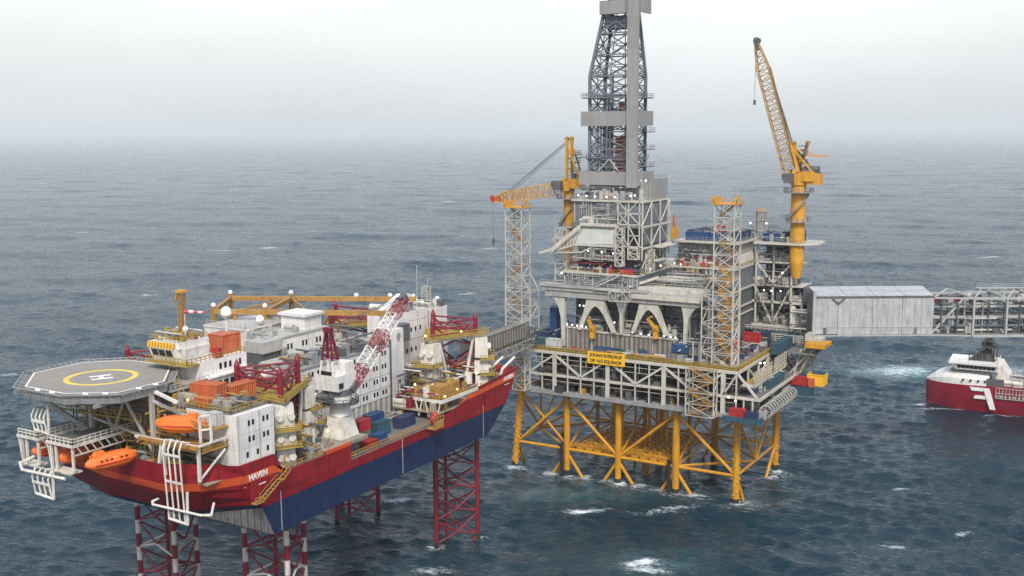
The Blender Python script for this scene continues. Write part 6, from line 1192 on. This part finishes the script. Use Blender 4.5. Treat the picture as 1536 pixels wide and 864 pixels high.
def aframe(mb):
    alegs(mb, 60.4, 67.4)
    for k in range(4): z = 60.6+k*1.7; f = 1-(z-57)/10.5; mb.bar((-53.3-2.2*f-.3, -118, z), (-53.3+2.2*f+.3, -118, z), .26)
    mb.box(-54.3, -52.3, -119.7, -118.5, 66.6, 67.7)
part('mast_foot', rc, M['white'], lambda mb: alegs(mb, 57, 60.4))
part('mast', rc, M['maroon'], aframe)
B0, B1_ = Vector((-51.2, -113.6, 54.2)), Vector((-52.5, -92.5, 70.0)); D_ = (B1_-B0); sd = Vector((1, 0.06, 0)).normalized(); nn = sd.cross(D_.normalized())
bm2 = MB()
for q in range(5):
    t0, t1 = q/5, (q+1)/5; k0 = .5 if q == 0 else 1; k1 = .45 if q == 4 else 1
    bm2.lattice(B0+D_*t0, B0+D_*t1, sd*1.25*(1 if 0 < q < 4 else .95), nn*1.15*(1 if 0 < q < 4 else .8), 4, .12, .065, m=(0 if q % 2 == 0 else 1), mb=(0 if q % 2 == 0 else 1))
bo2 = bm2.build('boom', [M['fadered'], M['white']], rc)
part('boom_foot', bo2, M['dgrey'], lambda mb: mb.bar(B0-D_*.08, B0+D_*.03, 2.4, 1.8)); part('boom_head', bo2, M['dgrey'], lambda mb: mb.bar(B0+D_*.99, B0+D_*1.05, 1.6, 2.2))
part('hoist_rope', rc, M['dgrey'], lambda mb: [mb.tube((-53.3+x, -119, 67.2), B1_+Vector((x, 0, 1)), .07, n=5) for x in (-.5, .5)])
# ---- small white knuckle crane, mast, domes, radio mast
kc = thing('provision_crane', 'white folded provision crane on the roof of the far cabin block', 'crane', (-74, -74, 62.7))
part('post', kc, M['white'], lambda mb: mb.tube((-70, -66, 62.7), (-70, -66, 65.6), .9, n=12)); part('boom', kc, M['white'], lambda mb: (mb.bar((-68.8, -80, 63.8), (-70, -70.5, 66.6), 1.4, 1.3), mb.bar((-70, -70.5, 66.6), (-70.2, -66, 66.0), 1.6, 1.6), mb.bar((-70.3, -69.5, 66), (-70, -66, 63.6), .9)))
ym = thing('deck_crane', 'slim yellow lattice crane standing upright behind the wheelhouse', 'deck crane', (-75.4, -140, 67.1), None); part('mast', ym, M['ochre'], lambda mb: mb.lattice((-75.6, -140, 67.1), (-75.2, -140, 76.6), (.48, 0, 0), (0, .48, 0), 11, .1, .07)); part('jib_head', ym, M['cryel'], lambda mb: (mb.box(-76.2, -74.4, -140.8, -139.2, 76.65, 77.2), mb.bar((-76, -140, 77), (-77.2, -140, 75), .4)))
def dome(label, x, y, z, r, leg):
    d = thing('radome', label, 'radome', (x, y, z)); part('pedestal', d, M['white2'], lambda mb: (mb.tube((x, y, z), (x, y, z+leg), r*.34, n=8), mb.tube((x, y, z+leg-.3), (x, y, z+leg), r*.8, n=12))); part('shell', d, M['dome'], lambda mb: (mb.ball((x, y, z+leg+r*.9), r, 16, 10), mb.tube((x, y, z+leg), (x, y, z+leg+r*.9), r*.97, r, n=16)), True)
dome('large white radome on a mast above the orange box', -74.8, -128, 66.6, 1.15, 3.2); dome('white radome low on the deckhouse with the railing', -84.0, -108, 63.85, .95, .6); dome('tiny white radome on the wheelhouse roof', -73.5, -141, 67.2, .55, 1.6)
part('plinth', hv, M['grey'], lambda mb: (mb.tube((-74.8, -128, 62.7), (-74.8, -128, 66.6), 1.0, 1.5, n=12)))
ant = thing('radio_mast', 'thin pale radio mast with small aerials over the far cabin block', 'mast', (-71, -56.5, 61.8)); part('mast', ant, M['pipe'], lambda mb: (mb.lattice((-71, -56.5, 61.8), (-71, -56.5, 67.5), (.9, 0, 0), (0, .9, 0), 4, .12, .08), mb.tube((-73, -58, 63), (-73, -58, 73.5), .1, n=5), mb.tube((-70.4, -56.5, 67.5), (-70.4, -56.5, 69.5), .08, n=5), mb.tube((-72, -55, 62), (-72, -55, 66.5), .1, n=5)))
for k, (x, y, z) in enumerate(((-69, -54, 64), (-75, -57, 64.6), (-70, -60, 63.6))): part('aerial', ant, M['dome'], lambda mb: mb.ball((x, y, z), .6, 10, 7))
ws = thing('windsock', 'red and white windsock on a thin pole by the helideck', 'windsock', (-73.5, -141.5, 67)); part('pole', ws, M['white2'], lambda mb: mb.tube((-73, -141.5, 67.1), (-73, -141.5, 73.2), .1, n=5))
part('sock', ws, [M['redeq'], M['white']], lambda mb: [mb.tube((-73+k*.8, -141.5+k*.5, 73-k*.05), (-72.2+k*.8, -141+k*.5, 72.95-k*.05), .42-.05*k, .37-.05*k, n=8, m=k % 2) for k in range(5)])
# ---- big yellow pipe frame on the far side
yf = thing('steel_gantry', 'long ochre steel frame of paired beams and posts along the far side of the rig', 'steel frame', (-98, -95, 56))
def yfr(mb):
    A0, A1 = Vector((-110.0, -91.8, 66.2)), Vector((-66.0, -68.5, 66.0)); N0, N1 = Vector((-99.0, -108.5, 66.0)), Vector((-61.5, -87.5, 65.4))
    mb.bar(A0, A1, 1.1, 1.2); mb.bar(N0, N1, 1.1, 1.2); mb.bar(A0, N0, .9, 1.0); mb.bar(A0.lerp(A1, .33), N0.lerp(N1, .30), .9, 1.0); mb.bar(A0.lerp(A1, .33), N0.lerp(N1, .12), .6)
    for p in (A0, N0, A0.lerp(A1, .33), N0.lerp(N1, .30)): mb.bar(p+Vector((0, 0, 1.2)), Vector((p.x, p.y, 56)), 1.0)
    for p, q in ((N0, -1), (A0.lerp(A1, .33), 1), (N0.lerp(N1, .30), 1)): mb.bar(p, (p.x+2.0*q, p.y+1.6, 56), .4)
    mb.bar(N0.lerp(N1, .12)+Vector((0, 0, -.6)), (-93, -106, 58), .5); mb.bar(A0.lerp(A1, .33), N0.lerp(N1, .55), .5)
part('frame', yf, M['ochre'], yfr)
YP = [(-110.0, -91.8, 67.8), (-99.0, -108.5, 67.6), (-95.5, -84.1, 67.8), (-87.8, -102.2, 67.4), (-80, -75.9, 67), (-72, -71.7, 67)]
part('cap', yf, M['dome'], lambda mb: [mb.ball(p, .62, 8, 5) for p in YP])
# ---- dark telescopic gangway across to the platform
gw = thing('gangway', 'brown grey clad gangway from the rig to the left end of the platform', 'gangway', (-66, -25, 44.5))
part('tunnel', gw, M['brownclad'], lambda mb: mb.hexa([(-67.8, -41, 45.2), (-64.6, -41, 45.2), (-64.6, -12, 46.2), (-67.8, -12, 46.2)], [(-67.8, -41, 50), (-64.6, -41, 50), (-64.6, -12, 50.6), (-67.8, -12, 50.6)]))
part('truss', gw, M['grey'], lambda mb: (mb.lattice((-66.2, -44, 42.6), (-66.2, -8, 43.8), (1.5, 0, 0), (0, 0, 1.2), 12, .15, .1), mb.bar((-64.5, -41, 50.2), (-64.5, -12, 50.8), .25), mb.box(-68, -64.4, -12, -8, 44, 50.2) if False else mb.bar((-66, -12, 47), (-72, -4, 44), .4)))
part('end_frame', gw, M['dgrey'], lambda mb: (mb.lattice((-66.2, -11.8, 46), (-66.2, -4, 45.6), (1.5, 0, 0), (0, 0, 2.2), 4, .14, .1), mb.box(-68.2, -64.2, -44, -41.1, 42, 50.2)))
# ---- boxes, tanks and containers on the rig
G2 = 'containers and boxes on the rig'
container('orange', 'tall orange box under the large radome', -73.0, -130.6, 62.65, 5.2, 4.6, 4.0, H_, G2)
container('orange', 'orange hopper box left on the lower roof, behind the white stores', -61.0, -147.2, 56.5, 6.4, 3.6, 3.8, .2, G2)
container('orange', 'long orange box right of the hopper on the lower roof', -59.6, -140.4, 56.0, 7.0, 3.2, 3.0, H_, G2)
container('orange', 'low orange box in front of the hopper on the lower roof', -58.4, -150.6, 56.5, 3.8, 2.4, 1.9, 0, G2)
container('cred', 'red box stacked on the maroon one on the rig main deck', -55.0, -106.6, 41.15, 4.4, 2.6, 2.6, H_, G2)
container('cgrey', 'grey box below the red one on the rig main deck', -55.0, -106.6, 38.5, 4.4, 2.6, 2.6, H_, G2)
container('cblue', 'bright blue container at the back of the rig main deck', -57.6, -98.6, 40.2, 5.5, 2.5, 2.8, H_, G2)
container('cdblue', 'dark blue container at the far end of the rig main deck row', -54.0, -91.0, 38.5, 6.0, 2.6, 2.6, H_, G2)
container('cteal', 'teal container in the middle of the rig main deck row', -54.6, -99.6, 38.6, 5.0, 2.4, 3.2, H_, G2)
container('cblue', 'small blue tub before the teal container on the rig deck', -51.2, -105.0, 38.5, 4.0, 2.4, 2.0, H_, G2)
container('cred', 'low red skid by the rail on the rig main deck', -50.6, -109.4, 38.5, 4.2, 2.2, 1.6, H_, G2)
container('cwhite', 'white store box left of the front cabin block corner', -56.4, -153.9, 54.35, 3.2, 1.8, 2.0, 0, G2)
container('cwhite', 'white store box touching the front cabin block roof corner', -52.4, -153.9, 54.35, 2.6, 1.8, 2.6, 0, G2)
container('cred', 'small red locker beside the orange box on the deckhouse roof', -69.4, -136.4, 62.65, 1.6, 1.4, 2.0, 0, G2)
container('cwhite', 'white box between the yellow frame and the cabin roof plant', -86.6, -99.5, 63.9, 3, 2.6, 1.9, 0, G2)
bk = thing('life_raft_rack', 'yellow cradle holding a red rescue boat hung at the hull side', 'rescue boat', (-47, -88, 38.6)); part('cradle', bk, M['ochre'], lambda mb: (mb.box(-47.9, -45.6, -90, -86, 38.2, 38.5), mb.box(-45.8, -45.6, -90, -86, 38.5, 40.2), mb.rail([(-45.7, -90, 40.2), (-45.7, -86, 40.2)], 1.6, 1.2, .2), mb.bar((-46, -90, 42.6), (-48.2, -89, 43), .3)))
part('boat', bk, M['redeq'], lambda mb: mb.ball((-46.9, -88, 40.6), 1.0, 10, 8, (1, 1.7, 1.5)))
for i, (x, y, z) in enumerate(((-48.5, -75.6, 45), (-56.6, -77.6, 58.4), (-52, -68, 58.4), (-50, -64, 46.6), (-56, -83.4, 47), (-62, -151.8, 57.6), (-60, -156, 55.4), (-58.4, -151, 57.8), (-47.9, -82, 44.6), (-55, -118, 53), (-66, -125, 57), (-52.4, -121.4, 45))):
    mb_ = MB(); mb_.ball((x, y, z), .3, 8, 5); mb_.build('work_lamp', M['lampy'], hv)

hp('drain_pipe_and_gap_shade', M['pipe'], lambda mb: [mb.box(-62.98, -62.82, y, y+.16, 43.8, 56.6) for y in (-88.6, -96.8, -101.4, -111.2)])
hp('drain_pipe_and_gap_shade', M['pipe'], lambda mb: [mb.box(-48.38, -48.24, y, y+.16, 46.2, 56.1) for y in (-152.2, -146.5)])
hp('air_vent', M['grey'], lambda mb: [mb.box(-66.95, -66.8, y, y+.8, z, z+.6) for y, z in ((-76.5, 59), (-76.5, 54), (-63.2, 50.5))])
hp('pipework', [M['pipe'], M['ochre'], M['grey']], lambda mb: clutter(mb, -63, -57, -127, -119, 42, 52, 60, 160, 3, .5, 1.5, .75))
hp('pipework', [M['ochre'], M['railyel'], M['white2'], M['dgrey']], lambda mb: (clutter(mb, -67, -51, -84, -56, 44, 50, 120, 161, 4, .4, 1.3, .6), clutter(mb, -67, -50, -141, -123, 43, 50, 80, 162, 4, .4, 1.2, .6)))
hp('pipework', [M['ochre'], M['dgrey'], M['railyel']], lambda mb: clutter(mb, -92, -60, -157, -152.9, 45, 57, 110, 163, 3, .5, 1.6, .6))
